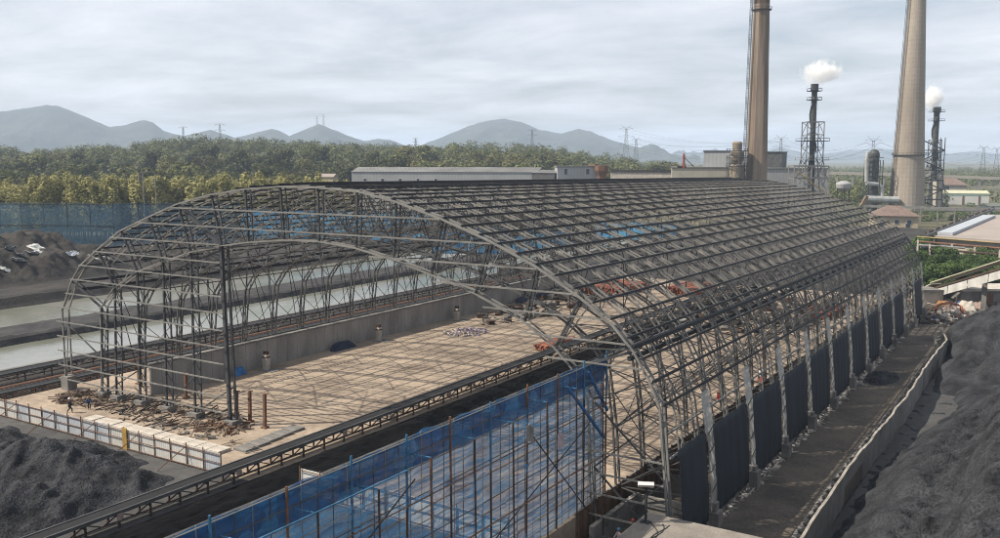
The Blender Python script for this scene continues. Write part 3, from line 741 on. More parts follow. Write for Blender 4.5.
# ------------------------------------------------------------------ coal heaps
def ridged(x, y, s): return 1-abs(mnoise.noise((x*s, y*s, 3.3)))*2
def heap(name, label, x0, x1, y0, y1, fn, nu, nv, zb, m='coal'):
    o = MB().grid(lambda u, v: (x0+(x1-x0)*u, y0+(y1-y0)*v, max(zb, fn(x0+(x1-x0)*u, y0+(y1-y0)*v))), nu, nv).build(name, M[m], None, ((x0+x1)/2, (y0+y1)/2, zb), smooth=True)
    return tag(o, label, 'coal heap')
def gauss(x, y, cx, cy, rx, ry, ang=0):
    dx_, dy_ = x-cx, y-cy; c, s = cos(ang), sin(ang); a = (dx_*c+dy_*s)/rx; b = (-dx_*s+dy_*c)/ry
    return sqrt(a*a+b*b)
def cone(d, h): return h*(1-d) if d > 0.18 else h*(1-0.09-d*d*2.7*0.93)
def h_left(x, y):
    z = -0.2
    for cx, cy, rx, ry, h, a in ((-93, 44, 15, 10.5, 5.2, .1), (-80, 47.3, 12, 8.6, 4.2, -.15), (-86, 36, 16, 9, 4.4, .1), (-74.5, 40, 8, 9, 2.9, 0.2), (-72.5, 49.5, 6, 5.5, 2.0, 0), (-101, 48, 9, 7, 3.2, 0)):
        z = max(z, cone(gauss(x+1.6*fbm(x/5, y/5, cx, 3), y+1.6*fbm(y/5, x/5, cy, 3), cx, cy, rx, ry, a), h)-0.25)
    m = smooth(-0.2, 0.8, z)
    z += m*(0.55*fbm(x/4.2, y/4.2, 0, 4)+0.36*ridged(x+0.7*y, y*0.35, 0.6)+0.12*fbm(x/0.7, y/0.7, 4, 4))
    edge = min(1, (-67.6-x)/1.5) if x > -69.1 else 1
    return z if x < -67.6 else -0.3
heap('coal_heap', 'rough dark coal heap filling the lower left corner before the fence', -118, -67.2, 18, 55.6, h_left, 330, 250, -0.25)
def h_right(x, y):
    foot = wall_line(y)+0.9+0.5*fbm(y/7, 1, 1, 3)+3.4*smooth(103, 134, y)
    cap = lerp_table([(40, 7.5), (90, 8.5), (118, 7.0), (126, 4.6), (135, 0.0), (150, 0.0)], y+1.5*fbm(x/4, y/9, 9, 3))
    d = x-foot+0.9*fbm(y/9, x/9, 12, 3)
    z = -4.75+min(0.78*max(d, 0)*(1+0.14*fbm(x/6, y/6, 5, 3)), cap+1.65+1.2*fbm(y/8, x/8, 2, 3)*min(1, cap/3))
    # behind the first crest the loader has cut a rough gully
    g = exp(-((d-8.9)/2.9)**2)*smooth(60, 74, y)*smooth(124, 112, y)
    cr = exp(-((d-4.6)/1.5)**2)*smooth(124, 112, y)
    z += 0.6*cr*(1+fbm(y/5, 3, 4, 3)) - g*(2.4+1.0*fbm(y/5, x/5, 6, 3))
    m = smooth(0, 1.2, z+4.6)
    rough = m*(0.24+0.8*smooth(4.5, 6.5, d))
    rill = ridged(y*0.9+0.5*x, x*0.22, 0.5)
    z += rough*(0.6*fbm(x/3.6, y/3.6, 0, 5)+0.55*rill*smooth(-2.6, 0.0, z)+0.25*fbm(x/0.8, y/0.8, 2, 4)+0.35*ridged(y*0.8-x*0.5, x*0.4, 1.2))
    z += 0.13*fbm(x/2, y/2, 8, 3)
    if d > 1.5: z = max(z, -4.4+0.1*fbm(x, y, 8, 3))
    return -4.9+(z+4.9)*smooth(152.5, 148, y)
heap('coal_heap', 'large dark grey coal heap in the lower right corner beside the road wall', -19.5, 20, 44, 152, h_right, 260, 600, -4.9)
def h_far(x, y):
    z = cone(gauss(x, y, -3.5, 183, 19.5, 19.5, .1), 11.5)-3.3
    z = max(z, cone(gauss(x, y, -12.5, 159, 5, 5.5), 3.4)-3.2, cone(gauss(x, y, -6, 157, 8, 7), 4.6)-3.2)
    d = x-wall_line(y)-1.0
    z = max(z, -4.75+min(0.8*max(d, 0), 1.7)) if d > 0 else -4.75
    m = smooth(-3, -1.5, z)
    z += m*(0.6*fbm(x/4, y/4, 3, 5)+0.45*ridged(x, y*0.4, 0.6)+0.12*fbm(x/0.8, y/0.8, 1, 3))
    return -4.9+(z+4.9)*smooth(145, 151, y)
heap('coal_heap', 'rounded coal heap beyond the terrace at the far end of the road', -18.5, 34, 145, 204.8, h_far, 210, 230, -4.9)
def h_deb(x, y):
    z = cone(gauss(x, y, -236, 136, 25, 36, 0.2), 12.0)-1.2
    z = max(z, cone(gauss(x, y, -222, 176, 15, 20, 0), 7)-1.2)
    return z+smooth(-1, 2, z)*(2.0*fbm(x/8, y/8, 3, 6)+1.5*ridged(x*0.25, y, 0.22)+0.5*fbm(x/1.5, y/1.5, 1, 3))
heap('waste_heap', 'dark brown waste heap on the far canal bank under the faded net', -262, -203, 100, 205, h_deb, 120, 200, -1.0, 'earth')['category'] = 'waste heap'
rr = random.Random(11)
for k in range(16):                                           # plastic sheeting on the waste heap
    x, y = -219+rr.uniform(-7, 3), 136+rr.uniform(-20, 36); z = max(-0.6, h_deb(x, y))
    w, d = rr.uniform(1.5, 4.5), rr.uniform(1.5, 4)
    o = MB().grid(lambda u, v: ((u-.5)*w, (v-.5)*d, 0.45*fbm(u*3+k, v*3, 0, 3)), 10, 10).build('plastic_sheet', M['blue_metal'] if k % 3 else M['wall_white'], None, (0,0,0))
    o.location = (x, y, z+0.55); o.rotation_euler = (0.1, 0.45, rr.uniform(0, 3)); md = o.modifiers.new('thickness', 'SOLIDIFY'); md.thickness = 0.05
    tag(o, 'crumpled pale plastic sheet lying on the dark waste heap', 'plastic sheet', 'plastic sheets on the waste heap')
# a low heap of sweepings on the road
tag(MB().grid(lambda u, v: (-26+5*u, 139+11*v, -3.0+max(-0.1, cone(gauss(-26+5*u, 139+11*v, -23.8, 144.5, 2.6, 5.2), 0.9)+0.3*fbm(u*6, v*9, 0, 4)*smooth(0,.3,u)*smooth(1,.7,u)*smooth(0,.2,v)*smooth(1,.8,v))), 40, 60).build('coal_heap', M['coal'], None, (-23.5, 144.5, -3)), 'small dark heap of sweepings on the road against the shed wall', 'coal heap')

# ------------------------------------------------------------------ clutter on the slab
def litter(name, label, cx, cy, rx, ry, n, mats, seed, z0=0.0, size=(0.2, 0.9), sticks=0.5, cat='rubble', hgt=0.6):
    rr = random.Random(seed); first = None
    for mi, m in enumerate(mats):
        mb = MB()
        for k in range(n//len(mats)):
            a = rr.uniform(0, 2*pi); r = sqrt(rr.random()); x, y = cx+rx*r*cos(a), cy+ry*r*sin(a); z = z0+hgt*(1-r)*rr.random()
            s = rr.uniform(*size)
            if rr.random() < sticks:
                t = rr.uniform(0, pi); L = s*rr.uniform(1.5, 4)
                mb.bar((x-cos(t)*L/2, y-sin(t)*L/2, z+0.06), (x+cos(t)*L/2, y+sin(t)*L/2, z+0.06+rr.uniform(0, .3)), 0.09*rr.uniform(.6, 1.6))
            else:
                b = MB().box(-s/2, s/2, -s/3, s/3, 0, s*0.45); b.xform(Matrix.Translation((x, y, z-0.05)) @ Matrix.Rotation(rr.uniform(0, 6), 4, 'Z') @ Matrix.Rotation(rr.uniform(-.4, .4), 4, 'X'))
                i = len(mb.v); mb.v += b.v; mb.f += [tuple(i+q for q in f) for f in b.f]
        if first is None:
            first = tag(mb.build(name, M[m], None, (cx, cy, z0)), label, cat, None, 'stuff')
        else:
            tag(mb.build('scrap', M[m], first, (cx, cy, z0)), kind='stuff')
    return first
litter('rubble', 'brown tangle of timber and bars strewn inside the gable', -89, 68.5, 13, 4.0, 270, ['old_wood', 'rust_dark', 'earth'], 1, sticks=0.95, size=(0.3, 0.8), hgt=0.45)
litter('rubble', 'heap of broken boards at the foot of the tall corner column', -79.5, 66.8, 3.2, 1.8, 80, ['old_wood', 'rust'], 2, sticks=0.92, size=(0.3, 0.7), hgt=0.7)
litter('rubble', 'heap of bars and timber near the outermost gable column', -103.5, 66.5, 4.5, 2.5, 110, ['rust_dark', 'old_wood'], 3, sticks=0.95, size=(0.4, 1.0), hgt=1.2)
litter('rags', 'scatter of purple and white rags on the shed floor', -88, 128.5, 3.6, 4.2, 170, ['rag', 'rag_violet', 'concrete_pale'], 4, sticks=0.15, size=(0.2, 0.6), cat='rags', hgt=0.4)
litter('rubble', 'pale broken pieces on the floor beside the conveyor', -68.3, 112, 1.2, 9, 60, ['pink', 'concrete'], 5, sticks=0.3, size=(0.2, 0.6), cat='rubble')
litter('rubble', 'mixed rubble near the far end of the shed floor', -52, 172, 14, 22, 260, ['earth', 'concrete', 'rust_dark'], 6, sticks=0.4, size=(0.5, 1.9), hgt=1.0)
litter('rubble', 'pale rubble strip under the right cladding', -26.2, 125, 0.7, 58, 420, ['concrete_pale', 'concrete'], 7, z0=-3.0, sticks=0.45, size=(0.25, 0.7), hgt=0.3)
litter('rubble', 'rubble and scrap across the far road end', -22.5, 206, 8, 11, 260, ['concrete', 'rust_dark', 'concrete_pale'], 8, z0=-3.0, sticks=0.4, size=(0.4, 1.6), hgt=1.0)
litter('rubble', 'loose boards lying beside the row of kerb slabs', -80, 63.8, 12, 1.2, 40, ['old_wood', 'concrete'], 9, sticks=0.8, size=(0.3, 0.8), hgt=0.2)
litter('rubble', 'dark scrap along the far half of the left wall', -90, 165, 7, 30, 200, ['rust_dark', 'concrete', 'earth'], 10, sticks=0.4, size=(0.5, 1.8), hgt=1.0)
litter('litter', 'small white litter at the near end of the road wall', -19.9, 70.5, 1.0, 2.2, 60, ['white', 'rag'], 12, z0=-2.85, sticks=0.1, size=(0.15, 0.5), cat='litter', hgt=0.3)
# stacks of red-brown steel sections on the far floor
def bar_stack(label, x, y, w, L, n, m, rot=0.0, layers=4):
    t = thing('steel_stack', label, 'steel stack', (x, y, 0)); rr = random.Random(int(x*7))
    mb = MB()
    for l in range(layers):
        for k in range(n):
            xx = x-w/2+w*k/n+rr.uniform(-.1, .1); mb.bar((xx, y-L/2+rr.uniform(-.6, .6), 0.3+l*0.42), (xx+rr.uniform(-.4, .4), y+L/2+rr.uniform(-.6, .6), 0.3+l*0.42), 0.3, 0.34)
    tag(mb.build('section', M[m], t), kind='stuff')
    for k in range(4): MB().box(x-w/2-0.4, x+w/2+0.4, y-L/2+L*k/3-0.1, y-L/2+L*k/3+0.1, 0, 0.16).build('bearer', M['wood'], t)
bar_stack('wide stack of red-brown steel sections under the far left purlins', -87, 187, 9, 14, 18, 'orange')
bar_stack('stack of red-brown steel sections right of the wide one', -72, 194, 7, 13, 14, 'orange')
bar_stack('small stack of salmon red sections beside the belt conveyor', -69.3, 126.5, 2.6, 9, 7, 'orange', layers=2)
bar_stack('stack of dull red sections by the far right wall', -40, 180, 5, 12, 10, 'orange', layers=3)
for (px, py, w, d, lab) in ((352, 350, 3.4, 2.2, 'dark blue tarpaulin bundle against the wall between two white piers'), (540, 297, 4, 2.6, 'dark blue tarpaulin bundle against the wall near the far end'), (518, 302, 3, 2.2, 'smaller dark blue bundle against the far part of the wall'), (234, 374, 1.4, 1.2, 'little bright blue tarpaulin bundle by the wall behind the corner column')):
    p = at(px, py); x = -97.2
    o = MB().grid(lambda u, v: (x+0.0+d*0.5*u, p.y+(v-.5)*w*1.6, 1.15*(1-u**2)*(1-abs(2*v-1)**4)+0.12*fbm(u*4, v*6, w, 3)), 14, 22).build('tarpaulin_bundle', M['tarp_blue' if w < 2 else 'tarp_navy'], None, (x, p.y, 0), smooth=True)
    tag(o, lab, 'tarpaulin')
p = Vector((-95.5, 128, 0))
# upright rebar posts behind the tall corner column
for k, (px, py, h) in enumerate(((237, 425, 3.9), (250, 422, 3.6), (265, 428, 3.9), (186, 398, 3.2), (161, 388, 3.2), (139, 384, 3.0))):
    p = at(px, py)
    o = MB().bar((p.x, p.y, 0), (p.x+0.1, p.y, h), 0.3, 0.3).bar((p.x, p.y, h), (p.x+0.5, p.y+0.1, h+0.05), 0.14).box(p.x-0.35, p.x+0.35, p.y-0.35, p.y+0.35, 0, 0.18).build('stub_post', M['rust'], None, (p.x, p.y, 0))
    tag(o, ['rusty stub post nearest the tall corner column on the floor side','rusty stub post in the middle of the three behind the corner column','rusty stub post farthest right of the three behind the corner column','rusty stub post standing in the rubble between the right gable columns','rusty stub post standing in the rubble between the middle gable columns','rusty stub post standing in the rubble between the left gable columns'][k], 'post')
# red and white drums on the floor by the right wall
for k, (px, py, z) in enumerate(((722, 384, 0), (761, 384, 0))):
    p = at(px, py, 0.0); p.x = -34.9 if k else -36.5; p.y = 121 if k else 109
    t = thing('drum', ['small red bucket standing on the floor behind the daylight sheets','white and red drum standing on the floor behind the daylight sheets'][k], 'drum', (p.x, p.y, 0))
    MB().lathe((p.x, p.y, 0), [(0.34+0.12*k, 0), (0.38+0.1*k, 0.4), (0.34+0.1*k, 0.8)], 14).build('drum_body', M['red'], t)
    MB().lathe((p.x, p.y, 0.8), [(0.42+0.12*k, 0), (0.42+0.12*k, 0.2+0.3*k), (0.2, 0.3+0.4*k)], 14).build('cover', M['white'] if k else M['rust'], t)

# ------------------------------------------------------------------ near roof slab with its floodlight
t = thing('roof_slab', 'bare grey concrete roof at the bottom edge below the gable foot', 'roof', (-24, 58, -3))
MB().prism([(-28.0, 40), (-14.5, 40), (-14.5, 66.6), (-28.0, 66.6)], 1.05, 1.5).build('slab', M['slab_conc'], t)
MB().prism([(-27.6, 40), (-15, 40), (-15, 65.2), (-27.6, 65.2)], -3.0, 1.048).build('wall', M['concrete'], t)
cb = MB()
for k in range(3):
    pts = [Vector((-27.2+0.5*k+3.5*u+0.8*sin(u*7+k), 65.0-9*u, 1.53)) for u in [i/12 for i in range(13)]]
    cb.path(pts, 0.05)
tag(cb.build('cable', M['steel_dark'], None, (-26, 62, 1.5)), 'thin dark cables trailing over the bare concrete roof', 'cables')
fl = thing('floodlight', 'pale floodlight on a dark post at the roof corner', 'floodlight', (-27.3, 64.6, 1.5))
MB().bar((-27.3, 64.6, 1.5), (-27.3, 64.6, 4.3), 0.16).box(-27.7, -26.9, 64.3, 64.9, 1.5, 1.56).build('post', M['steel_dark'], fl)
b_ = MB().box(-0.62, 0.62, -0.14, 0.14, -0.36, 0.36).xform(Matrix.Translation((-27.3, 64.5, 4.6)) @ Matrix.Rotation(radians(25), 4, 'Z') @ Matrix.Rotation(radians(55), 4, 'X'))
b_.build('lamp_housing', M['white'], fl)
MB().bar((-27.8, 64.6, 4.3), (-26.8, 64.6, 4.3), 0.1).build('bracket', M['steel_dark'], fl)

# ------------------------------------------------------------------ people
def skin_mesh(name, pts, edges, radii, m, parent, root=0):
    me = bpy.data.meshes.new(name); me.from_pydata(pts, edges, []); me.update()
    o = bpy.data.objects.new(name, me); COL.objects.link(o); o.parent = parent
    md = o.modifiers.new('skin', 'SKIN'); md.use_smooth_shade = True
    sv = me.skin_vertices[0].data if me.skin_vertices else None
    if sv is None:
        bpy.context.view_layer.objects.active = o; sv = me.skin_vertices[0].data
    for v, r in zip(sv, radii): v.radius = (r, r) if not isinstance(r, tuple) else r
    sv[root].use_root = True
    ss = o.modifiers.new('sub', 'SUBSURF'); ss.levels = 1; ss.render_levels = 1
    me.materials.append(m); return o
def person(label, loc, rz, pose, helmet, jacket, legs, group=None):
    t = thing('person', label, 'person', (0, 0, 0))
    bend = pose.get('bend', 0.0); ls = pose.get('stride', 0.12); arm = pose.get('arm', (0.25, -0.1))
    hip = Vector((0, 0, 0.93)); c, s = cos(bend), sin(bend)
    def up(h, side=0, f=0): return Vector((side, -s*h-f*c, 0.93+c*h-f*s))
    neck = up(0.55); head = up(0.74, 0, 0.03); crown_ = up(0.84, 0, 0.02); chest = up(0.36)
    shL, shR = up(0.48, -0.2), up(0.48, 0.2)
    elL = shL+Vector((-0.06, -arm[0]*0.5, -0.27)); elR = shR+Vector((0.06, -arm[1]*0.5, -0.27))
    haL = elL+Vector((0.03, -0.12-arm[0]*0.5, -0.2)); haR = elR+Vector((-0.03, -0.12-arm[1]*0.4, -0.2))
    knL, knR = Vector((-0.1, -ls-0.04, 0.5)), Vector((0.1, ls*0.4-0.05, 0.5))
    anL, anR = Vector((-0.1, -ls*1.2, 0.08)), Vector((0.1, ls*1.6, 0.08))
    toL, toR = anL+Vector((0, -0.17, -0.04)), anR+Vector((0, -0.17, -0.04))
    fiL, fiR = haL+Vector((0, -0.03, -0.09)), haR+Vector((0, -0.03, -0.09))
    P = [hip, chest, neck, head, crown_, shL, elL, haL, fiL, shR, elR, haR, fiR, Vector((-0.1, 0, 0.88)), knL, anL, toL, Vector((0.1, 0, 0.88)), knR, anR, toR]
    E_ = [(0,1),(1,2),(2,3),(3,4),(1,5),(5,6),(6,7),(7,8),(1,9),(9,10),(10,11),(11,12),(0,13),(13,14),(14,15),(15,16),(0,17),(17,18),(18,19),(19,20)]
    R_ = [0.13,0.15,0.06,0.10,0.08,0.07,0.05,0.035,0.03,0.07,0.05,0.035,0.03,0.09,0.065,0.045,0.035,0.09,0.065,0.045,0.035]
    skin_mesh('body', P, E_, R_, M['skin'], t)
    J = [hip+Vector((0,0,-.02)), chest, up(0.5), shL, elL, haL.lerp(elL, .15), shR, elR, haR.lerp(elR, .15)]
    skin_mesh('jacket', J, [(0,1),(1,2),(1,3),(3,4),(4,5),(1,6),(6,7),(7,8)], [0.16,0.185,0.09,0.095,0.075,0.06,0.095,0.075,0.06], jacket, t)
    T_ = [hip, P[13], knL, anL+Vector((0,0,.06)), P[17], knR, anR+Vector((0,0,.06))]
    skin_mesh('trousers', T_, [(0,1),(1,2),(2,3),(0,4),(4,5),(5,6)], [0.155,0.115,0.085,0.07,0.115,0.085,0.07], legs, t)
    hb = MB().lathe((0,0,0), [(0.19, -0.02), (0.155, 0.0), (0.14, 0.08), (0.08, 0.14), (0.01, 0.155)], 12)
    hb.xform(Matrix.Translation(crown_+Vector((0, 0, -0.02))) @ Matrix.Rotation(bend, 4, 'X')); hb.build('helmet', helmet, t, smooth=True)
    t.location = loc; t.rotation_euler = (0, 0, rz); return t
pA, pB = at(70, 413), at(78, 410)
person('worker in dark clothes and pale helmet walking near the outermost gable column', pA, 2.4, {'stride': 0.22, 'arm': (0.4, 0.2)}, M['white'], M['cloth_dark'], M['cloth_dark'])
person('bent worker in dark blue clothes beside the walking one', pB+Vector((0.9, 0.9, 0)), 0.9, {'bend': 0.6, 'arm': (0.5, 0.4)}, M['yellow'], M['cloth_blue'], M['cloth_dark'])
tag(MB().bar(pB+Vector((-2.6, -0.6, 0.5)), pB+Vector((0.7, 0.6, 1.3)), 0.14, n=6).build('timber_pole', M['rust_dark'], None, tuple(pB)), 'dark pole carried low between the two workers by the gable', 'pole')
person('worker with red helmet standing below the right gable foot', Vector((-31.0, 70.6, -2.95)), 0.5, {'arm': (0.2, 0.1)}, M['red'], M['cloth_dark'], M['cloth_dark'])
person('worker with bright blue helmet nearest the blue scaffold', Vector((-31.2, 68.2, -2.95)), -0.4, {'arm': (0.3, 0.2)}, M['blue_paint'], M['rag'], M['cloth_blue'])
person('worker in dark blue at the far end of the road', Vector((-23.3, 199, -2.95)), 0.2, {'arm': (0.1, 0.1)}, M['red'], M['cloth_blue'], M['cloth_blue'])
person('worker in black at the far doorway of the shed wall', Vector((-25.6, 196, -2.95)), 1.2, {'bend': 0.25, 'arm': (0.3, 0.1)}, M['yellow'], M['cloth_dark'], M['cloth_dark'])

# ------------------------------------------------------------------ the blue wind net across the canal
def net_fence(label, pts, h, m, group=None, z0=-1.5):
    t = thing('net_fence', label, 'net fence', (pts[0].x, pts[0].y, z0), group)
    mb = MB()
    L = [0]
    for a, b in zip(pts, pts[1:]): L.append(L[-1]+(b-a).length)
    def nfn(u, v):
        s = u*L[-1]
        for a, b, sa, sb in zip(pts, pts[1:], L, L[1:]):
            if s <= sb+1e-6:
                p = a.lerp(b, (s-sa)/(sb-sa)); break
        return (p.x+0.5*fbm(s/9, v*2, 0, 3), p.y, z0+0.5+v*h+0.3*fbm(s/12, 2, 0, 2)*v)
    MB().grid(nfn, int(L[-1]/2), 14).build('net', M[m], t, smooth=True)
    n = int(L[-1]/8)
    for k in range(n+1):
        x, y, z = nfn(k/n, 0)
        MB().bar((x, y+0.3, z0), (x, y+0.3, z0+h+0.9), 0.35).build('post', M['steel_dark'], t)
    for zz in (0.02, 0.5, 0.98):
        MB().path([nfn(k/n, zz) for k in range(n+1)], 0.22).build('rail', M['steel_dark'], t)
    return t
na = [far(-60, 325), far(20, 318), far(120, 314), far(240, 322)]
net_fence('long tall faded blue wind net on posts beyond the far canal bank', na, 15.2, 'net_far')
nb = [far(242, 330), far(330, 322), far(430, 312)]
net_fence('bright blue netting behind the middle of the steel arches', nb, 10.5, 'net_bright', z0=0.5)
nb = [far(432, 300), far(500, 300), far(572, 310)]
net_fence('lower bright blue netting behind the right part of the near gable', nb, 8.5, 'net_bright', z0=-2)
nb = [far(596, 360), far(640, 352), far(676, 350)]
net_fence('short strip of blue netting glimpsed through the roof purlins', nb, 6.5, 'net_bright', z0=-2)
o = MB().box(-0.25, 0.25, -0.25, 0.25, 0, 26).build('light_pole', M['steel'], None, (0,0,0)); o.location = far(142, 352, -2)
tag(o, 'slim grey pole rising behind the faded blue net before the poplars', 'pole')
t = thing('gantry_frame', 'small pale goalpost frame above the blue net beside the slim pole', 'frame', far(152, 345, -2))
p, q = far(146, 345, -2), far(158, 345, -2)
for r in (p, q): MB().bar(r, (r.x, r.y, 24.5), 0.3).build('upright', M['steel_pale'], t)
MB().bar((p.x, p.y, 24.5), (q.x, q.y, 24.5), 0.4).build('crossbar', M['steel_pale'], t)

# ------------------------------------------------------------------ chimneys
def chimney(label, px, D, rb, rt, h, m, n, ladder_px, rings, top=None, rot=0.0):
    p = far(px, D, -3); t = thing('chimney', label, 'chimney', p)
    seg_ = [(rb+(rt-rb)*(k/14)**0.9, h*k/14) for k in range(15)]
    cut = len(seg_) if top is None else [k for k, s in enumerate(seg_) if s[1] >= top][0]
    MB().lathe(p, seg_[:cut+1 if top else cut], n, rot).build('shaft', m, t, smooth=False)
    if top is not None:
        z0 = seg_[cut][1]
        MB().lathe((p.x, p.y, p.z), [(r+0.02, z) for r, z in seg_[cut:]], n, rot).build('sooty_top', M['soot'], t)
    for z in rings:
        r = rb+(rt-rb)*(z/h)**0.9
        pl = MB().lathe((p.x, p.y, p.z+z), [(r+0.05, -0.2), (r+1.1, -0.1), (r+1.1, 0.12), (r+0.05, 0.15)], n, cap=False)
        for k in range(n):
            a = 2*pi*k/n; pl.bar((p.x+(r+1.05)*cos(a), p.y+(r+1.05)*sin(a), p.z+z), (p.x+(r+1.05)*cos(a), p.y+(r+1.05)*sin(a), p.z+z+1.3), 0.12)
        ring = [(p.x+(r+1.05)*cos(2*pi*k/n), p.y+(r+1.05)*sin(2*pi*k/n), p.z+z+1.25) for k in range(n+1)]
        pl.path(ring, 0.12)
        pl.build('platform', M['steel_dark'], t)
    a = YAW+pi+0.25 if ladder_px < 0 else YAW
    lad = MB()
    def onside(z, off):
        r = rb+(rt-rb)*(min(z, h)/h)**0.9+off
        return Vector((p.x+r*cos(a), p.y+r*sin(a), p.z+z))
    tng = Vector((-sin(a), cos(a), 0))
    for s in (-0.35, 0.35): lad.path([onside(h*k/20, 1.0)+tng*s for k in range(21)], 0.2)
    for s in (-0.5, 0.5): lad.path([onside(h*k/20, 2.1)+tng*s for k in range(21)], 0.18)
    for k in range(int(h/1.2)):
        q = onside(k*1.2, 1.0); lad.bar(q-tng*0.35, q+tng*0.35, 0.1)
        q2 = onside(k*1.2, 2.1); lad.bar(q-tng*.35, q2-tng*0.5, 0.1).bar(q2-tng*0.5, q2+tng*0.5, 0.1)
    lad.build('ladder', M['steel_dark'], t)
    return t
c1 = chimney('tall brown eight-sided chimney with ladder and sooty top rising behind the arched roof', 754.5, 470, 6.1, 2.6, 190, M['chimney_red'], 8, -1, [zrow(10, 470)+3], top=zrow(17, 470)+3, rot=YAW-pi/2+radians(14))
c2 = chimney('tall smooth pale tapering chimney with ladder at the right', 906, 560, 10.4, 3.3, 165, M['chimney'], 28, -1, [zrow(155, 560)+3])
for z in (10, 22, 34, 47, 60, 74, 88, 102, 116, 130):
    pass
# ------------------------------------------------------------------ flue stacks in lattice towers, with steam
def stack(label, px, D, row_top, row_base, tower_w, tower_rows, kind):
    p = far(px, D, -3); t = thing('flue_stack', label, 'stack', p)
    zt = zrow(row_top, D); w = tower_w*0.82
    r = 1.35*D/450
    MB().lathe((p.x, p.y, 0), [(r*1.25, -3), (r*1.25, zt*0.4), (r, zt*0.45), (r, zt-3), (r*1.35, zt-2.8), (r*1.35, zt)], 14).build('flue', M['pipe_dark'], t)
    tw = MB(); zb, zm, z2 = -3.0, zrow(tower_rows[1], D), zrow(tower_rows[0], D)
    ca, sa = cos(YAW), sin(YAW)
    def cor(k, z):
        f = (z-zb)/(zm-zb); half = (w*(1.35-0.8*min(1, f)))/2 if z <= zm else w*0.55/2
        sx, sy = ((-1,-1),(1,-1),(1,1),(-1,1))[k % 4]
        return Vector((p.x+(sx*ca-sy*sa)*half, p.y+(sx*sa+sy*ca)*half, z))
    lv = [zb+(zm-zb)*k/4 for k in range(5)]+[zm+(z2-zm)*k/3 for k in (1, 2, 3)]
    for za, zc in zip(lv, lv[1:]):
        for k in range(4):
            tw.bar(cor(k, za), cor(k, zc), 0.42*D/450).bar(cor(k, zc), cor(k+1, zc), 0.3*D/450)
            tw.bar(cor(k, za), cor(k+1, zc), 0.24*D/450)
            if za < zm: tw.bar(cor(k+1, za), cor(k, zc), 0.24*D/450)
    tw.build('tower', M['steel'], t)
    for z in (zm, (zm+z2)/2, zt-(zt-z2)*0.42, zt-3.2):
        hw = w*0.42 if z <= z2 else r*2.0
        pl = MB()
        def pc(dx_, dy_, dz): return Vector((p.x+dx_*ca-dy_*sa, p.y+dx_*sa+dy_*ca, z+dz))
        for (xa, ya, xb, yb) in ((-hw,-hw,hw,-hw),(hw,-hw,hw,hw),(hw,hw,-hw,hw),(-hw,hw,-hw,-hw)):
            pl.bar(pc(xa,ya,0), pc(xb,yb,0), 0.5, 0.25).bar(pc(xa,ya,1.2), pc(xb,yb,1.2), 0.16).bar(pc(xa,ya,0), pc(xa,ya,1.2), 0.16)
        pl.quad(pc(-hw,-hw,0.1), pc(hw,-hw,0.1), pc(hw,hw,0.1), pc(-hw,hw,0.1))
        pl.build('platform', M['steel_dark' if z != zm else 'steel_pale'], t)
    # a slanting duct wound round the flue
    du = MB(); 
    for k in range(8):
        a0, a1 = 0.7*k, 0.7*(k+1)
        du.bar((p.x+r*1.3*cos(a0), p.y+r*1.3*sin(a0), z2*0.7+(zt-z2*0.7)*k/9), (p.x+r*1.3*cos(a1), p.y+r*1.3*sin(a1), z2*0.7+(zt-z2*0.7)*(k+1)/9), r*0.5, n=6)
    du.build('spiral_brace', M['steel_mid'], t)
    return t, Vector((p.x, p.y, zt))
s1, top1 = stack('steel flue stack in a pale lattice tower with steam, just right of the brown chimney', 809, 430, 84, 190, 17, (122, 160), 0)
t = thing('support_frame', 'pale steel support frame at the foot of the left steaming stack', 'steel frame', far(806, 405, -3))
ca, sa = cos(YAW), sin(YAW)
fp = MB(); c0 = far(806, 405, -3)
def fr(dx_, dy_, z): return Vector((c0.x+dx_*ca-dy_*sa, c0.y+dx_*sa+dy_*ca, z))
for dx_ in (-7.5, 0, 7.5):
    for dy_ in (-4, 4): fp.bar(fr(dx_, dy_, -3), fr(dx_, dy_, zrow(166, 405)), 0.45)
for z in (zrow(166, 405), zrow(178, 405)):
    for dy_ in (-4, 4): fp.bar(fr(-7.5, dy_, z), fr(7.5, dy_, z), 0.5)
    for dx_ in (-7.5, 0, 7.5): fp.bar(fr(dx_, -4, z), fr(dx_, 4, z), 0.4)
fp.bar(fr(-7.5, -4, zrow(178, 405)), fr(0, -4, zrow(166, 405)), 0.35).bar(fr(0, -4, zrow(166, 405)), fr(7.5, -4, zrow(178, 405)), 0.35)
fp.build('frame', M['steel_pale'], t)
st = MB()
for k in range(10): st.bar(fr(-6+1.2*k, -5, zrow(172, 405)-0.9*k), fr(-5+1.2*k, -5, zrow(172, 405)-0.9*(k+1)), 1.0, 0.3)
st.build('stair', M['yellow'], t)
s2, top2 = stack('steel flue stack with steam standing right of the pale chimney', 931.5, 600, 107, 207, 13, (140, 165), 1)
t = thing('stair_tower', 'dark zigzag stair tower at the foot of the right steaming stack', 'stair tower', far(928, 585, -3))
c0 = far(928, 585, -3); stt = MB()
for k in range(7):
    z = -3+k*6.2
    for dy_ in (-3, 3): stt.bar(fr(-7, dy_, z), fr(7, dy_, z), 0.5)
    stt.bar(fr(-7 if k % 2 else 7, -3.2, z), fr(7 if k % 2 else -7, -3.2, z+6.2), 1.0, 0.5)
for dx_ in (-7, 7):
    for dy_ in (-3, 3): stt.bar(fr(dx_, dy_, -3), fr(dx_, dy_, 42), 0.5)
stt.build('frame', M['steel_dark'], t)
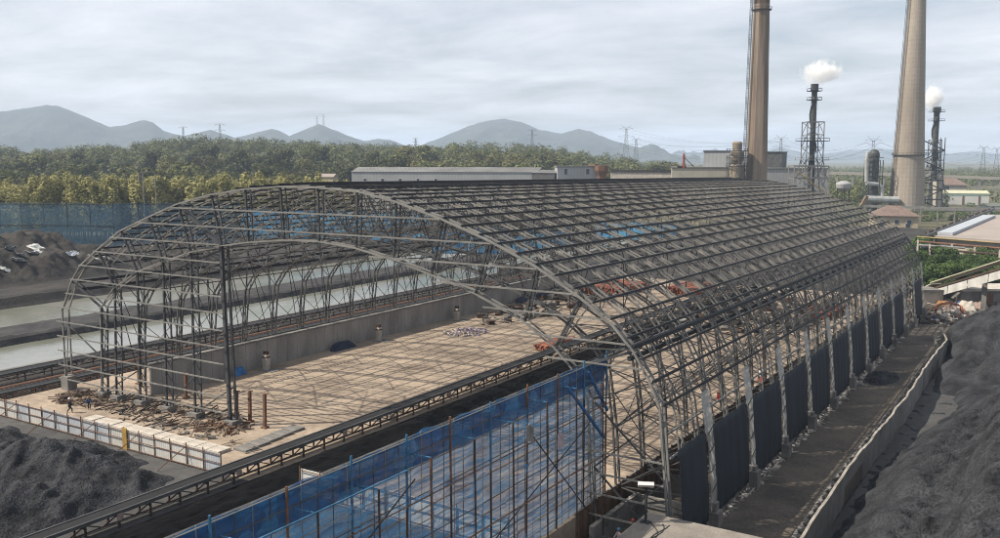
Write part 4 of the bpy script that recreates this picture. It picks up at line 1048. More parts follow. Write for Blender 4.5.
def steam(label, c, size, seed):
    rr = random.Random(seed)
    bm = bmesh.new(); bmesh.ops.create_icosphere(bm, subdivisions=5, radius=1.0)
    for v in bm.verts:
        d = v.co.normalized()
        s = 1.12+0.45*fbm(d.x*1.2+seed, d.y*1.2, d.z*1.2, 3)+0.25*abs(fbm(d.x*4+seed, d.y*4, d.z*4, 3))
        low = smooth(0.1, -1.0, d.z)
        v.co = Vector((d.x*s*size[0]*(1-0.55*low)-size[0]*0.45*low, d.y*s*size[1]*(1-0.55*low), d.z*s*size[2]))
    me = bpy.data.meshes.new('steam_cloud'); bm.to_mesh(me); bm.free()
    o = bpy.data.objects.new('steam_cloud', me); COL.objects.link(o)
    o.location = c; o.rotation_euler = (0, 0, YAW)
    m = bpy.data.materials.new('steam'); m.use_nodes = True; N = m.node_tree.nodes; L = m.node_tree.links
    N.remove(N['Principled BSDF'])
    pv = N.new('ShaderNodeVolumePrincipled'); pv.inputs['Color'].default_value = (0.985, 0.985, 0.985, 1); pv.inputs['Anisotropy'].default_value = 0.0
    tcn = N.new('ShaderNodeTexCoord'); no = N.new('ShaderNodeTexNoise'); no.inputs['Scale'].default_value = 3.6/size[0]; no.inputs['Detail'].default_value = 8; no.inputs['Roughness'].default_value = 0.62
    L.new(tcn.outputs['Object'], no.inputs['Vector'])
    vm = N.new('ShaderNodeVectorMath'); vm.operation = 'DIVIDE'; vm.inputs[1].default_value = tuple(size); L.new(tcn.outputs['Object'], vm.inputs[0])
    ln = N.new('ShaderNodeVectorMath'); ln.operation = 'LENGTH'; L.new(vm.outputs[0], ln.inputs[0])
    sb = N.new('ShaderNodeMath'); sb.operation = 'SUBTRACT'; L.new(no.outputs['Fac'], sb.inputs[0])
    sc_ = N.new('ShaderNodeMath'); sc_.operation = 'MULTIPLY'; sc_.inputs[1].default_value = 0.45; L.new(ln.outputs['Value'], sc_.inputs[0]); L.new(sc_.outputs[0], sb.inputs[1])
    mr = N.new('ShaderNodeMapRange'); mr.inputs[1].default_value = 0.05; mr.inputs[2].default_value = 0.40; mr.inputs[3].default_value = 0.0; mr.inputs[4].default_value = 4.2/size[0]
    L.new(sb.outputs[0], mr.inputs[0]); L.new(mr.outputs[0], pv.inputs['Density'])
    L.new(pv.outputs[0], N['Material Output'].inputs['Volume'])
    me.materials.append(m)
    return tag(o, label, 'steam', None, 'stuff')
steam('white puff of steam drifting from the left flue stack', far(822, 430, 0, py=73), (9.6, 5.5, 6.2), 1)
steam('small white puff of steam above the right flue stack', far(933.5, 600, 0, py=98), (6.6, 5, 8.2), 4)

# ------------------------------------------------------------------ process plant and buildings
def building(name, label, px, D, w, d, z1, wallm, roofm, rot=0.0, cat='building', roof='flat', z0=-3, windows=None, rise=2.0, over=0.4, group=None):
    """w across, d deep, walls up to z1; front edge centre at (px, D)"""
    c = far(px, D, z0); t = thing(name, label, cat, c, group)
    a = YAW+rot; X = Vector((cos(a), sin(a), 0)); Yv = Vector((-sin(a), cos(a), 0))
    def W(x, y, z): return Vector((c.x, c.y, 0))+X*x+Yv*y+Vector((0, 0, z))
    def blk(x0, x1, y0, y1, za, zb):
        mb = MB(); mb.box(x0, x1, y0, y1, za, zb); mb.v = [tuple(W(*p)) for p in mb.v]; return mb
    blk(-w/2, w/2, 0, d, z0, z1).build('wall', wallm, t)
    o_ = over
    if roof == 'flat':
        blk(-w/2-o_, w/2+o_, -o_, d+o_, z1+0.003, z1+0.5).build('roof', roofm, t)
    elif roof == 'gable':                                   # ridge along x
        mb = MB(); mb.v = [tuple(W(*p)) for p in ((-w/2-o_,-o_,z1),(w/2+o_,-o_,z1),(w/2+o_,d+o_,z1),(-w/2-o_,d+o_,z1),(-w/2-o_,d/2,z1+rise),(w/2+o_,d/2,z1+rise))]
        mb.f = [(0,1,5,4),(2,3,4,5),(1,2,5),(3,0,4),(0,3,2,1)]; mb.build('roof', roofm, t)
    elif roof == 'hip':
        h = min(w, d)*0.5
        mb = MB(); mb.v = [tuple(W(*p)) for p in ((-w/2-o_,-o_,z1),(w/2+o_,-o_,z1),(w/2+o_,d+o_,z1),(-w/2-o_,d+o_,z1),(-w/2+h*0.9,d/2,z1+rise),(w/2-h*0.9,d/2,z1+rise))]
        mb.f = [(0,1,5,4),(2,3,4,5),(1,2,5),(3,0,4),(0,3,2,1)]; mb.build('roof', roofm, t)
    for (x, z, ww, hh) in (windows or []):
        f = blk(x-ww/2-0.15, x+ww/2+0.15, -0.12, -0.003, z-hh/2-0.15, z+hh/2+0.15).build('window', M['white'], t)
        blk(x-ww/2, x+ww/2, -0.16, -0.123, z-hh/2, z+hh/2).build('pane', M['glass'], f)
    t['_w'] = 0; del t['_w']
    return t, W, blk
D = 520
zt = zrow(171.5, D)
wl_ = building('warehouse', 'long low grey warehouse with small square windows behind the arched roof', 443, D, 108, 26, zrow(172, D), M['wall_grey'], M['roof_grey'], rot=radians(-11), roof='gable', rise=2.6,
         windows=[(-46+10.5*k, zrow(172, D)-4.6, 1.6, 1.6) for k in range(5)])
building('shaded_end', 'right gable end of the long warehouse, its shade put into dark grey', 543, 505, 14, 20, zrow(173, 505), M['steel_mid'], M['roof_grey'], rot=radians(-30), roof='gable', rise=1.5)  # added block: the warehouse end wall's shade is put into its dark colour
t_, W_, blk_ = building('site_office', 'small flat-roofed grey hut with two dark windows above the arched roof', 577, 500, 22, 12, zrow(167, 500), M['wall_grey'], M['roof_grey'], rot=radians(4), windows=[(-6.4, zrow(171.5, 500), 1.9, 3.2), (5.6, zrow(171.5, 500), 1.9, 3.2)])
p = far(601, 500, -3); t = thing('loading_hopper', 'rusty brown hopper attached beside the small grey hut', 'hopper', p)
MB().lathe((p.x, p.y, 0), [(2.6, -3), (2.6, zrow(176, 500)), (4.0, zrow(171, 500)), (4.0, zrow(165.5, 500))], 8).build('hopper_body', M['rust'], t)
MB().box(p.x-7.5, p.x-3.0, p.y-2, p.y+2, zrow(166, 500), zrow(164, 500)).build('chute', M['wood'], t)
p = far(640, 540, -3); t = thing('boundary_wall', 'long low pale wall right of the small grey hut', 'wall', p)
a, b = far(610, 545, -3), far(672, 535, -3)
MB().bar((a.x, a.y, zrow(175.5, 540)), (b.x, b.y, zrow(175.5, 540)), 0.6, 6).build('wall_panel', M['concrete_pale'], t)
MB().bar((a.x, a.y, zrow(171, 540)), (b.x, b.y, zrow(171, 540)), 1.5, 1.4).build('coping', M['earth'], t)
building('hall', 'low grey flat-roofed hall in front of the grey tower block', 703, 490, 34, 30, zrow(168, 490), M['wall_beige'], M['roof_grey'], rot=radians(-10), cat='hall')
building('tower_block', 'pale grey boxy block left of the brown chimney', 715, 500, 14, 14, zrow(151.5, 500), M['wall_grey'], M['steel_dark'], rot=radians(-22), cat='block')
building('tower_block', 'dark grey boxy block just right of the brown chimney', 768, 520, 13, 14, zrow(152.5, 520), M['steel_mid'], M['steel_dark'], rot=radians(-28), cat='block')
building('hall', 'long grey flat-roofed hall spreading right of the brown chimney base', 782, 500, 46, 30, zrow(169, 500), M['wall_grey'], M['roof_grey'], rot=radians(-6), cat='hall')
p = far(682.5, 480, 0); t = thing('derrick', 'small red jib crane on the roof of the low grey hall', 'crane', p)
MB().lathe((p.x, p.y, 0), [(0.9, zrow(168, 480)), (0.6, zrow(160, 480)), (0.8, zrow(157, 480)), (0.35, zrow(153, 480))], 8).build('mast', M['rust_red'], t)
MB().bar((p.x, p.y, zrow(157, 480)), far(694, 480, zrow(167, 480)), 0.3).build('stay', M['steel_dark'], t)
MB().bar(far(677, 480, zrow(167, 480)), far(686, 480, zrow(167, 480)), 1.2).build('base', M['soot'], t)
# brown process tower left of the chimney
p = far(735, 465, -3); t = thing('process_tower', 'rust-streaked process tower with platforms left of the brown chimney', 'process tower', p)
MB().lathe((p.x, p.y, 0), [(3.6, -3), (3.6, zrow(166, 465)), (2.4, zrow(164, 465)), (3.4, zrow(160, 465)), (3.4, zrow(152, 465)), (2.3, zrow(150, 465)), (2.6, zrow(143, 465)), (1.8, zrow(141.5, 465))], 14).build('vessel', mat('rust_streaked_steel', (0.16,0.13,0.10), 0.8, col2=(0.34,0.28,0.20), scale=0.4, stretch=(1,1,0.2)), t)
for row in (166, 158, 151):
    pl = MB(); z = zrow(row, 465); rr_ = 5.2
    ring = [(p.x+rr_*cos(2*pi*k/12), p.y+rr_*sin(2*pi*k/12), z) for k in range(13)]
    pl.path(ring, 0.4).path([(x, y, zz+1.2) for x, y, zz in ring], 0.15)
    for x, y, zz in ring: pl.bar((x, y, zz), (x, y, zz+1.2), 0.15).bar((x, y, zz), (p.x, p.y, zz-0.6), 0.2)
    pl.build('platform', M['steel_dark'], t)
fr_ = MB()
for k in range(6):
    a0 = 2*pi*k/6; a1 = 2*pi*(k+1)/6
    for za, zb in ((-3, 12), (12, zrow(166, 465))): fr_.bar((p.x+5.2*cos(a0), p.y+5.2*sin(a0), za), (p.x+5.2*cos(a1), p.y+5.2*sin(a1), zb), 0.25)
    fr_.bar((p.x+5.2*cos(a0), p.y+5.2*sin(a0), -3), (p.x+5.2*cos(a0), p.y+5.2*sin(a0), zrow(158, 465)), 0.3)
fr_.build('frame', M['steel_mid'], t)
# silver scrubber with ducts between the stack and the pale chimney
p = far(871.5, 560, -3); t = thing('scrubber', 'dark ribbed scrubber vessel with silver ducts left of the pale chimney', 'scrubber', p)
sv = [(3.0, -3)]+[(3.0+0.18*(k % 2), -2+ (zrow(153, 560)+2)*k/22) for k in range(23)]+[(2.2, zrow(150.5, 560)), (0.8, zrow(149, 560))]
MB().lathe((p.x, p.y, 0), sv, 16).build('vessel', M['pipe_dark'], t)
MB().path([far(868, 556, zrow(152, 556)), far(866.5, 556, zrow(160, 556)), far(866.5, 556, zrow(182, 556))], 2.2, n=10).build('downcomer', M['pipe_silver'], t)
MB().path([far(866.5, 556, zrow(183, 556)), far(878, 556, zrow(184.5, 556)), far(882, 556, zrow(188, 556)), far(882, 556, zrow(198, 556))], 2.6, n=10).build('elbow_duct', M['pipe_silver'], t)
MB().path([far(866, 552, zrow(199, 552)), far(898, 552, zrow(200, 552))], 4.2, n=12).build('header_duct', M['pipe_silver'], t)
fr_ = MB()
for dx_ in (-4.5, 4.5):
    for dy_ in (-4.5, 4.5): fr_.bar((p.x+dx_, p.y+dy_, -3), (p.x+dx_, p.y+dy_, zrow(160, 560)), 0.4)
for k in range(6):
    z = 2+5.5*k; fr_.path([(p.x-4.5,p.y-4.5,z),(p.x+4.5,p.y-4.5,z),(p.x+4.5,p.y+4.5,z),(p.x-4.5,p.y+4.5,z),(p.x-4.5,p.y-4.5,z)], 0.35)
fr_.build('frame', M['steel_dark'], t)
MB().bar(far(862, 545, zrow(206, 545)), far(867, 545, zrow(196, 545)), 3.0, 2.5, w2=2.0).build('skid', M['wood'], t)
p = far(841.5, 420, -3); t = thing('storage_tank', 'grey dished tank on legs right of the left steaming stack', 'tank', p)
MB().lathe((p.x, p.y, 0), [(0.8, zrow(193, 420)), (3.0, zrow(188, 420)), (3.4, zrow(184.5, 420)), (3.3, zrow(183, 420)), (1.2, zrow(181, 420))], 18).build('tank_body', M['pipe_silver'], t)
lg = MB()
for k in range(4): lg.bar((p.x+2.6*cos(k*pi/2+.4), p.y+2.6*sin(k*pi/2+.4), -3), (p.x+2.6*cos(k*pi/2+.4), p.y+2.6*sin(k*pi/2+.4), zrow(186, 420)), 0.35)
lg.build('stand', M['steel_dark'], t)
# houses and halls on the right
zt = zrow(216, 400)
building('house', 'cream two-storey house with brown hipped roof below the pale chimney', 895, 400, 18, 14, zt, M['wall_cream'], M['roof_brown'], rot=radians(-14), cat='house', roof='hip', rise=4.2, over=1.0, windows=[(-5.5, zt-2.6, 1.8, 1.8), (0.5, zt-2.6, 1.8, 1.8), (5.6, zt-2.6, 1.8, 1.8), (-5.5, 0.5, 1.8, 1.8), (5.0, 0.5, 1.8, 1.8)])
z2_ = zrow(193.5, 640)
t_, W_, blk_ = building('warehouse', 'white warehouse with pale green eaves right of the pale chimney', 964, 640, 31, 18, z2_, M['wall_white'], M['roof_cream'], rot=radians(-16), roof='gable', rise=2.0)
blk_(-15.2, 15.2, -0.15, -0.01, z2_-1.4, z2_-0.5).build('eaves_band', M['green_trim'], t_)
for x in (-0.8, 9.4): blk_(x-0.5, x+0.5, -0.3, -0.02, -3, z2_-1.45).build('downpipe', M['rust'], t_)
building('house', 'beige house with greyish brown roof behind the white warehouse', 950, 700, 22, 16, zrow(185, 700), M['wall_beige'], M['roof_brown'], rot=radians(-20), cat='house', roof='hip', rise=5, over=1.2, windows=[(-4, zrow(188, 700), 6, 3)])
building('column_building', 'narrow tall beige wall block between the right stack and the beige house', 938.5, 590, 4.5, 5, zrow(181, 590), M['wall_beige'], M['roof_grey'], cat='block')
building('shed_row', 'low row of white sheds at the right edge behind the flat roof hall', 1010, 560, 26, 12, zrow(206, 560), M['wall_white'], M['roof_cream'], cat='sheds', roof='gable', rise=1.5)
# the big flat-roofed hall with its pipe rack
hz = 5.0
a, b, c_, d_ = at(935, 236, hz), at(1040, 243, hz), at(1060, 215, hz), at(988, 214.5, hz)
t = thing('plant_hall', 'large hall with a pinkish flat roof at the right edge', 'hall', (a.x, a.y, -3))
MB().prism([(q.x, q.y) for q in (a, b, c_, d_)], hz-0.6, hz).build('roof', M['roof_flat'], t)
cen = (a+b+c_+d_)/4
MB().prism([(q.x+(cen.x-q.x)*0.03, q.y+(cen.y-q.y)*0.03) for q in (a, b, c_, d_)], -3, hz-0.603).build('wall', M['wall_beige'], t)
e0, e1 = at(938, 235, hz), at(984, 217, hz)
MB().bar(e0+Vector((2,0,.5)), e1+Vector((2,0,.5)), 4.5, 0.9).build('skylight', M['blue_metal'], t)
t = thing('pipe_rack', 'rusty pipe rack with pale pipes running in front of the flat roof hall', 'pipe rack', at(918, 246, 3.5))
for (pa, pb, z, r, m) in (((917,236.5),(1020,244.5),5.2,0.4,'ochre'), ((920,241.5),(1020,250),4.6,0.6,'rust'), ((919,245),(965,248),4.2,0.6,'steel_pale'), ((930,249),(1020,256),3.6,0.6,'rust_dark'), ((921,247),(955,245.5),3.6,0.7,'steel_pale')):
    MB().bar(at(*pa, z), at(*pb, z), r, n=8).build('pipe', M[m], t)
for px_, py_ in ((918,246),(930,250),(952,250),(975,253),(1000,256)):
    q = at(px_, py_-6, 5.0); MB().bar((q.x, q.y, -3), (q.x, q.y, 5.0), 0.5).build('support', M['concrete_pale'], t)
t = thing('pipe_rack', 'sloping dark pipe rack along the left edge of the flat roof hall', 'pipe rack', at(925, 238, 6))
for k, (m, r) in enumerate((('steel_mid', 1.6), ('rust_dark', 1.0))):
    MB().bar(at(926, 236-3*k, 5.5), at(994, 209-2*k, 5.5), r*0.7, n=6).build('pipe', M[m], t)
for k in range(10):
    q = at(928+6.6*k, 235.2-2.62*k, 5.2); MB().bar((q.x, q.y, -3), (q.x, q.y, 6.4), 0.5).build('support', M['concrete'], t)
t = thing('pipe_bridge', 'long pale pipe bridge crossing from the chimney foot to the right edge', 'pipe rack', at(924, 210, 4))
MB().bar(at(924, 208.5, 5), at(1000, 210, 5), 1.8, 1.6).build('pipe', M['steel_pale'], t)
MB().bar(at(862, 206, 5), at(924, 207.5, 5), 1.5, 1.2).build('pipe', M['steel'], t)
for k in range(8):
    q = at(870+17*k, 209, 4.6); MB().bar((q.x, q.y, -3), (q.x, q.y, 4.6), 0.7).build('support', M['concrete'], t)
# conveyor gallery rising to the right, its house and yard
t = thing('conveyor_gallery', 'rising conveyor gallery with pale yellow roof and white side sheets', 'conveyor gallery', at(925, 292, 0))
g0, g1 = far(921, 214, 0, py=294), far(1044, 182, 0, py=258)
GA = atan2(g1.y-g0.y, g1.x-g0.x)
def gq(s, dz, f): 
    q = g0.lerp(g1, s); return Vector((q.x-sin(GA)*f, q.y+cos(GA)*f, q.z+dz))
MB().bar(gq(0, 0.2, 0), gq(1, 0.2, 0), 2.9, 0.4).build('deck', M['soot'], t)
MB().bar(gq(0.13, 1.75, 0.3), gq(1, 2.1, 0.3), 3.5, 0.2).bar(gq(0, 0.8, 0.2), gq(0.13, 1.45, 0.2), 3.0, 0.2).build('roof', M['roof_cream'], t)
for k in range(5):
    s0, s1 = 0.14+k*0.17, 0.14+(k+1)*0.17-0.006
    MB().quad(gq(s0, -2.1, -1.8), gq(s1, -2.1, -1.8), gq(s1, -0.3, -1.8), gq(s0, -0.3, -1.8)).quad(gq(s0, -2.1, -1.85), gq(s0, -0.3, -1.85), gq(s1, -0.3, -1.85), gq(s1, -2.1, -1.85)).build('side_sheet', M['white_metal'], t)
for s in (0.2, 0.55, 0.95):
    q = gq(s, 0, 0.5); MB().box(q.x-0.5, q.x+0.5, q.y-0.5, q.y+0.5, -3, q.z-0.1).build('pier', M['concrete'], t)
building('pump_house', 'low grey concrete house with brown door under the conveyor gallery', 992, 202, 14, 8, zrow(291, 202), M['concrete'], M['concrete_pale'], cat='house', rot=radians(3))
q = far(987, 201.7, -3); tdoor = MB().box(-1.3, 1.3, -0.1, 0.1, 0, 3.0); tdoor.xform(Matrix.Rotation(YAW+radians(3), 4, 'Z')); 
ho = [o for o in bpy.data.objects if o.name.startswith('pump_house')][0]
tdoor.v = [(x+q.x, y+q.y-0.3, z-3) for x, y, z in tdoor.v]; tdoor.build('door', M['rust'], ho)
building('pump_house', 'small grey block left of the gallery by the end of the shed', 932, 205, 5, 5, zrow(292, 205), M['concrete_pale'], M['concrete'], cat='house')
for k, (px, py, s, m, lab) in enumerate(((950, 312, 2.2, 'pink', 'pinkish canvas bundle nearest the red coil in the far yard'), (966, 310, 2.6, 'concrete_pale', 'pale rolled bundle in the middle of the far yard'), (979, 309, 2.3, 'pink', 'pinkish rolled bundle farthest right in the far yard'), (929, 303, 1.6, 'tarp_blue', 'blue tarpaulin heap at the far yard edge beside the shed'), (942, 305, 1.5, 'wood_orange', 'orange-yellow heap of formwork in the far yard'), (936, 300, 2.0, 'wood', 'brown heap of timber behind the orange formwork'), (960, 306, 1.3, 'tarp_blue', 'small blue heap among the rolled bundles'))):
    p = at(px, py, -3); rr = random.Random(k)
    o = MB().grid(lambda u, v: (s*1.5*(u-.5)*(1), s*(v-.5)*1.1, max(0, s*0.62*sqrt(max(0, 1-(2*v-1)**2))*(1-abs(2*u-1)**5)*(1+0.5*fbm(u*3, v*3, k, 3))+0.22*fbm(u*7, v*7, k, 4))), 18, 14).build('bundle', M[m], None, (0,0,0), smooth=True)
    o.location = p; o.rotation_euler = (0, 0, YAW+rr.uniform(-.5, .5)); tag(o, lab, 'bundle')
p = at(948, 317, -3); o = MB()
for k in range(26):
    a0, a1 = k*0.5, (k+1)*0.5; r = 2.6+0.3*sin(k*1.7)
    o.bar((p.x+r*cos(a0), p.y+0.2*k/5+r*0.3*sin(a0*2), p.z+1.4+1.5*sin(a0)), (p.x+r*cos(a1), p.y+0.2*(k+1)/5+r*0.3*sin(a1*2), p.z+1.4+1.5*sin(a1)), 0.4, n=6)
tag(o.build('hose_coil', M['orange'], None, tuple(p)), 'tangled reddish coil of hose at the end of the road', 'hose')
litter('rubble', 'coloured scrap spread over the far yard by the gallery', -21, 232, 14, 9, 160, ['concrete_pale', 'pink', 'rust_dark'], 21, z0=-3, sticks=0.4, size=(0.5, 1.6), hgt=0.8)
# elevated pipeline across the flat land
t = thing('aqueduct', 'long thin pale elevated pipeline crossing the flat land on the right', 'pipeline', far(760, 800, -3))
pts = [far(690, 830, 0, py=174.5), far(822, 800, 0, py=173), far(900, 790, 0, py=174.5), far(1000, 780, 0, py=178.5), far(1100, 770, 0, py=181)]
MB().path(pts, 2.0, h=2.4).build('deck', M['concrete_pale'], t)
mb = MB()
for a, b in zip(pts, pts[1:]):
    for k in range(5): q = a.lerp(b, k/5); mb.bar((q.x, q.y, -4), (q.x, q.y, q.z-1), 1.4)
mb.build('pier', M['concrete'], t)['kind'] = 'stuff'

# ------------------------------------------------------------------ trees
def leaf_cloud(mb, rr, c, rx, ry, rz, n, s, hollow=0.35):
    for k in range(n):
        while True:
            d = Vector((rr.uniform(-1, 1), rr.uniform(-1, 1), rr.uniform(-1, 1)))
            if hollow < d.length < 1: break
        p = Vector((c[0]+d.x*rx, c[1]+d.y*ry, c[2]+d.z*rz))
        nrm = (d*1.2+Vector((rr.uniform(-.6, .6), rr.uniform(-.6, .6), rr.uniform(-.3, .8)))).normalized()
        a = nrm.orthogonal().normalized(); a = a*cos(k*1.7)+nrm.cross(a)*sin(k*1.7); b = nrm.cross(a)
        q = s*rr.uniform(0.6, 1.35); h = q*rr.uniform(0.5, 0.9)
        mb.quad(p-a*q*0.5-b*h*0.2, p-b*h*0.6+a*q*0.1, p+a*q*0.55+b*h*0.1, p+b*h*0.55-a*q*0.1)
def tree_proto(name, label, group, crown_spec, trunk_h, trunk_r, leaf, seed, n, s, cat='tree', limbs=5):
    rr = random.Random(seed); t = thing(name, label, cat, (0, 0, 0), group)
    tr = MB(); bend = Vector((rr.uniform(-.4, .4), rr.uniform(-.4, .4), trunk_h))
    tr.bar((0, 0, -0.6), bend*0.6, trunk_r*2, n=7, w2=trunk_r*1.4).bar(bend*0.6, bend, trunk_r*1.4, n=6, w2=trunk_r*0.6)
    crown = MB()
    for (c, r, f) in crown_spec(rr):
        leaf_cloud(crown, rr, c, r[0], r[1], r[2], int(n*f), s)
        tr.bar(bend*rr.uniform(.45, .8), Vector(c), trunk_r*0.7, n=5, w2=trunk_r*0.2)
    tr.build('trunk', M['bark'], t); crown.build('crown', M[leaf], t)
    return t
def poplar_spec(h, w):
    def f(rr):
        out = []
        for k in range(9):
            z = h*(0.28+0.68*k/8); r = w*(0.95 if k < 7 else 0.75)*rr.uniform(.8, 1.2)
            out.append(((rr.uniform(-.6, .6)*w*.5, rr.uniform(-.6, .6)*w*.5, z), (r, r, h*0.10*rr.uniform(.9, 1.4)), 0.11))
        return out
    return f
def broad_spec(h, w, m=9, low=0.42):
    def f(rr):
        out = [((0, 0, h*0.66), (w*0.7, w*0.7, h*0.26), 0.22)]
        for k in range(m):
            a = 2*pi*k/m+rr.uniform(-.4, .4); q = rr.uniform(.45, .85)*w; z = h*rr.uniform(low, 0.84)
            r = w*rr.uniform(.30, .48); out.append(((q*cos(a), q*sin(a), z), (r, r, r*0.8), 0.78/m))
        return out
    return f
def scatter(protos, spots, seed, smin=0.8, smax=1.2):
    rr = random.Random(seed); used = set()
    for (p) in spots:
        i = rr.randrange(len(protos))
        o = protos[i] if i not in used else copy_tree(protos[i])
        used.add(i)
        k = rr.uniform(smin, smax)
        o.location = p; o.rotation_euler = (0, 0, rr.uniform(0, 6.28)); o.scale = (k*rr.uniform(.9, 1.15), k*rr.uniform(.9, 1.15), k)
    for i, t in enumerate(protos):
        if i not in used:
            for ch in list(t.children): bpy.data.objects.remove(ch)
            bpy.data.objects.remove(t)
rr = random.Random(77)
pop = [tree_proto('poplar_tree', 'slender yellowing poplar in the dense rows above the faded blue net', 'yellowing poplars behind the blue net', poplar_spec(20+0.9*k, 2.8), 15, 0.22, 'leaf_poplar', 40+k, 1900, 0.75) for k in range(4)]
spots = []
for row, D in enumerate((354, 366, 382)):
    px = -40+row*7
    while px < 352:
        d = D+rr.uniform(-4, 4)+max(0, px-230)*0.12; p = far(px, d, -3); p.z = ground_z(p.x, p.y)+0.5 - (1.6 if px < 40 else 0)-max(0, px-240)*0.014
        spots.append(p); px += rr.uniform(3.4, 5.0)
scatter(pop, spots, 5, 0.84, 1.12)
wd = [tree_proto('forest_tree', 'bushy tree of the wooded rise below the blue mountains', 'trees of the wooded rise', broad_spec(11+1.0*k, 5.4+0.3*k, 8, 0.3), 7, 0.3, ('leaf_wood', 'leaf_olive', 'leaf_wood', 'leaf_wood', 'leaf_olive', 'leaf_wood')[k], 60+k, 1500, 0.85) for k in range(6)]
spots = []
for k in range(290):
    D = 450+rr.random()**1.2*330; px = rr.uniform(-30, 690)
    if 236 < px < 285 or 315 < px < 340: D = max(D, 480)
    if px > 325: D = 590+rr.random()*200
    p = far(px, D, 0); p.z = ground_z(p.x, p.y)-0.8; spots.append(p)
scatter(wd, spots, 6, 1.0, 2.0)
def mass(name, label, cat, cnt, area, h, leaf, seed, n, s, w=5):
    rr = random.Random(seed); mb = MB()
    for k in range(cnt):
        p = area(rr); hh = h*rr.uniform(.7, 1.3); ww = w*rr.uniform(.8, 1.4)
        leaf_cloud(mb, rr, (p.x, p.y, p.z+hh*0.55), ww, ww, hh*0.5, n, s, 0.5)
    return tag(mb.build(name, M[leaf], None, (0, 0, 0)), label, cat, None, 'stuff')
def area_left(rr):
    D = 700+rr.random()*560; p = far(rr.uniform(-60, 720), D, 0); p.z = ground_z(p.x, p.y); return p
mass('woods', 'far dark green woods along the rise under the mountains', 'woods', 900, area_left, 15, 'leaf_wood', 1, 170, 2.0, 8.5)
def area_mid(rr):
    D = 600+rr.random()*230; p = far(rr.uniform(340, 700), D, 0); p.z = ground_z(p.x, p.y); return p
mass('woods', 'middle distance woods behind the grey warehouse', 'woods', 230, area_mid, 12, 'leaf_wood', 3, 170, 1.5, 7.5)
def area_right(rr):
    D = 640+rr.random()**1.4*1500; px = rr.uniform(640, 1120)
    if D < 1000 and 945 < px and rr.random() < 0.93: D += 450
    p = far(px, D, 0); p.z = ground_z(p.x, p.y); return p
mass('woods', 'flat hazy belt of woods beyond the chimneys', 'woods', 1500, area_right, 10, 'leaf_wood', 2, 80, 2.0, 7)
def area_pop(rr):
    px = rr.uniform(-40, 350); D = 346+rr.random()*40+max(0, px-230)*0.12; p = far(px, D, 0); p.z = 0.5-max(0, px-240)*0.014; return p
mass('thicket', 'soft yellow-green thicket filling between the yellowing poplars', 'thicket', 150, area_pop, 17.5, 'leaf_poplar', 12, 330, 0.75, 2.6)
def area_plant(rr):
    D = 470+rr.random()*170; px = rr.uniform(818, 1010)
    p = far(px, D, -3); p.z = -4; return p
mass('shrubs', 'low scrub growing among the far plant buildings', 'shrubs', 60, area_plant, 4, 'leaf_green', 9, 130, 0.8, 3)
gr = [tree_proto('broadleaf_tree', 'full green tree in the grove behind the conveyor gallery', 'green trees behind the conveyor gallery', broad_spec(6.6+0.7*k, 4.0, 10, 0.25), 4.4, 0.22, 'leaf_green', 80+k, 3000, 0.45) for k in range(4)]
spots = []
for (px, D) in ((921,224),(931,229),(941,222),(952,229),(962,224),(974,230),(985,224),(997,230),(1010,226),(1024,232),(926,240),(938,243),(950,244),(963,242),(978,246),(992,243),(1006,246),(1022,246),(917,251),(930,256),(945,258),(960,256),(976,259),(990,257),(1005,259),(1022,262),(1040,240)):
    p = far(px, D, -3.2); spots.append(p)
scatter(gr, spots, 8, 0.85, 1.1)
g2 = [tree_proto('broadleaf_tree', 'round light green tree beside the cream house by the end of the shed', None, broad_spec(9, 4.8, 10, 0.25), 5, 0.3, 'leaf_green', 95, 3000, 0.6)]
scatter(g2, [far(922, 292, -3.2)], 9, 0.95, 1.0)
g3 = [tree_proto('broadleaf_tree', 'lower green tree between the cream house and the sloping pipe rack', None, broad_spec(8, 5.0, 10, 0.3), 6, 0.3, 'leaf_green', 97, 2600, 0.7)]
scatter(g3, [far(936, 318, -3.2)], 9, 0.9, 1.0)

p = far(258, 440, 0); p.z = ground_z(p.x, p.y)
o = MB().grid(lambda u, v: (34*(u-.5), 20*(v-.5), 13.5*max(0, 1-(2*u-1)**2)*max(0, 1-(2*v-1)**2)*(1+0.3*fbm(u*4, v*4, 1, 4))), 40, 30).build('earth_mound', M['red_earth'], None, (0, 0, 0), smooth=True)
o.location = p; o.rotation_euler = (0, 0, YAW); o.scale = (0.8, 1, 1.5); tag(o, 'reddish bare earth mound among the trees above the arched roof', 'earth mound')
building('cottage', 'tiny pale-roofed cottage at the edge of the trees above the arch crown', 327, 452, 7.5, 6, zrow(177, 452), M['wall_cream'], M['roof_flat'], cat='house', roof='gable', rise=1.6, rot=radians(-15))

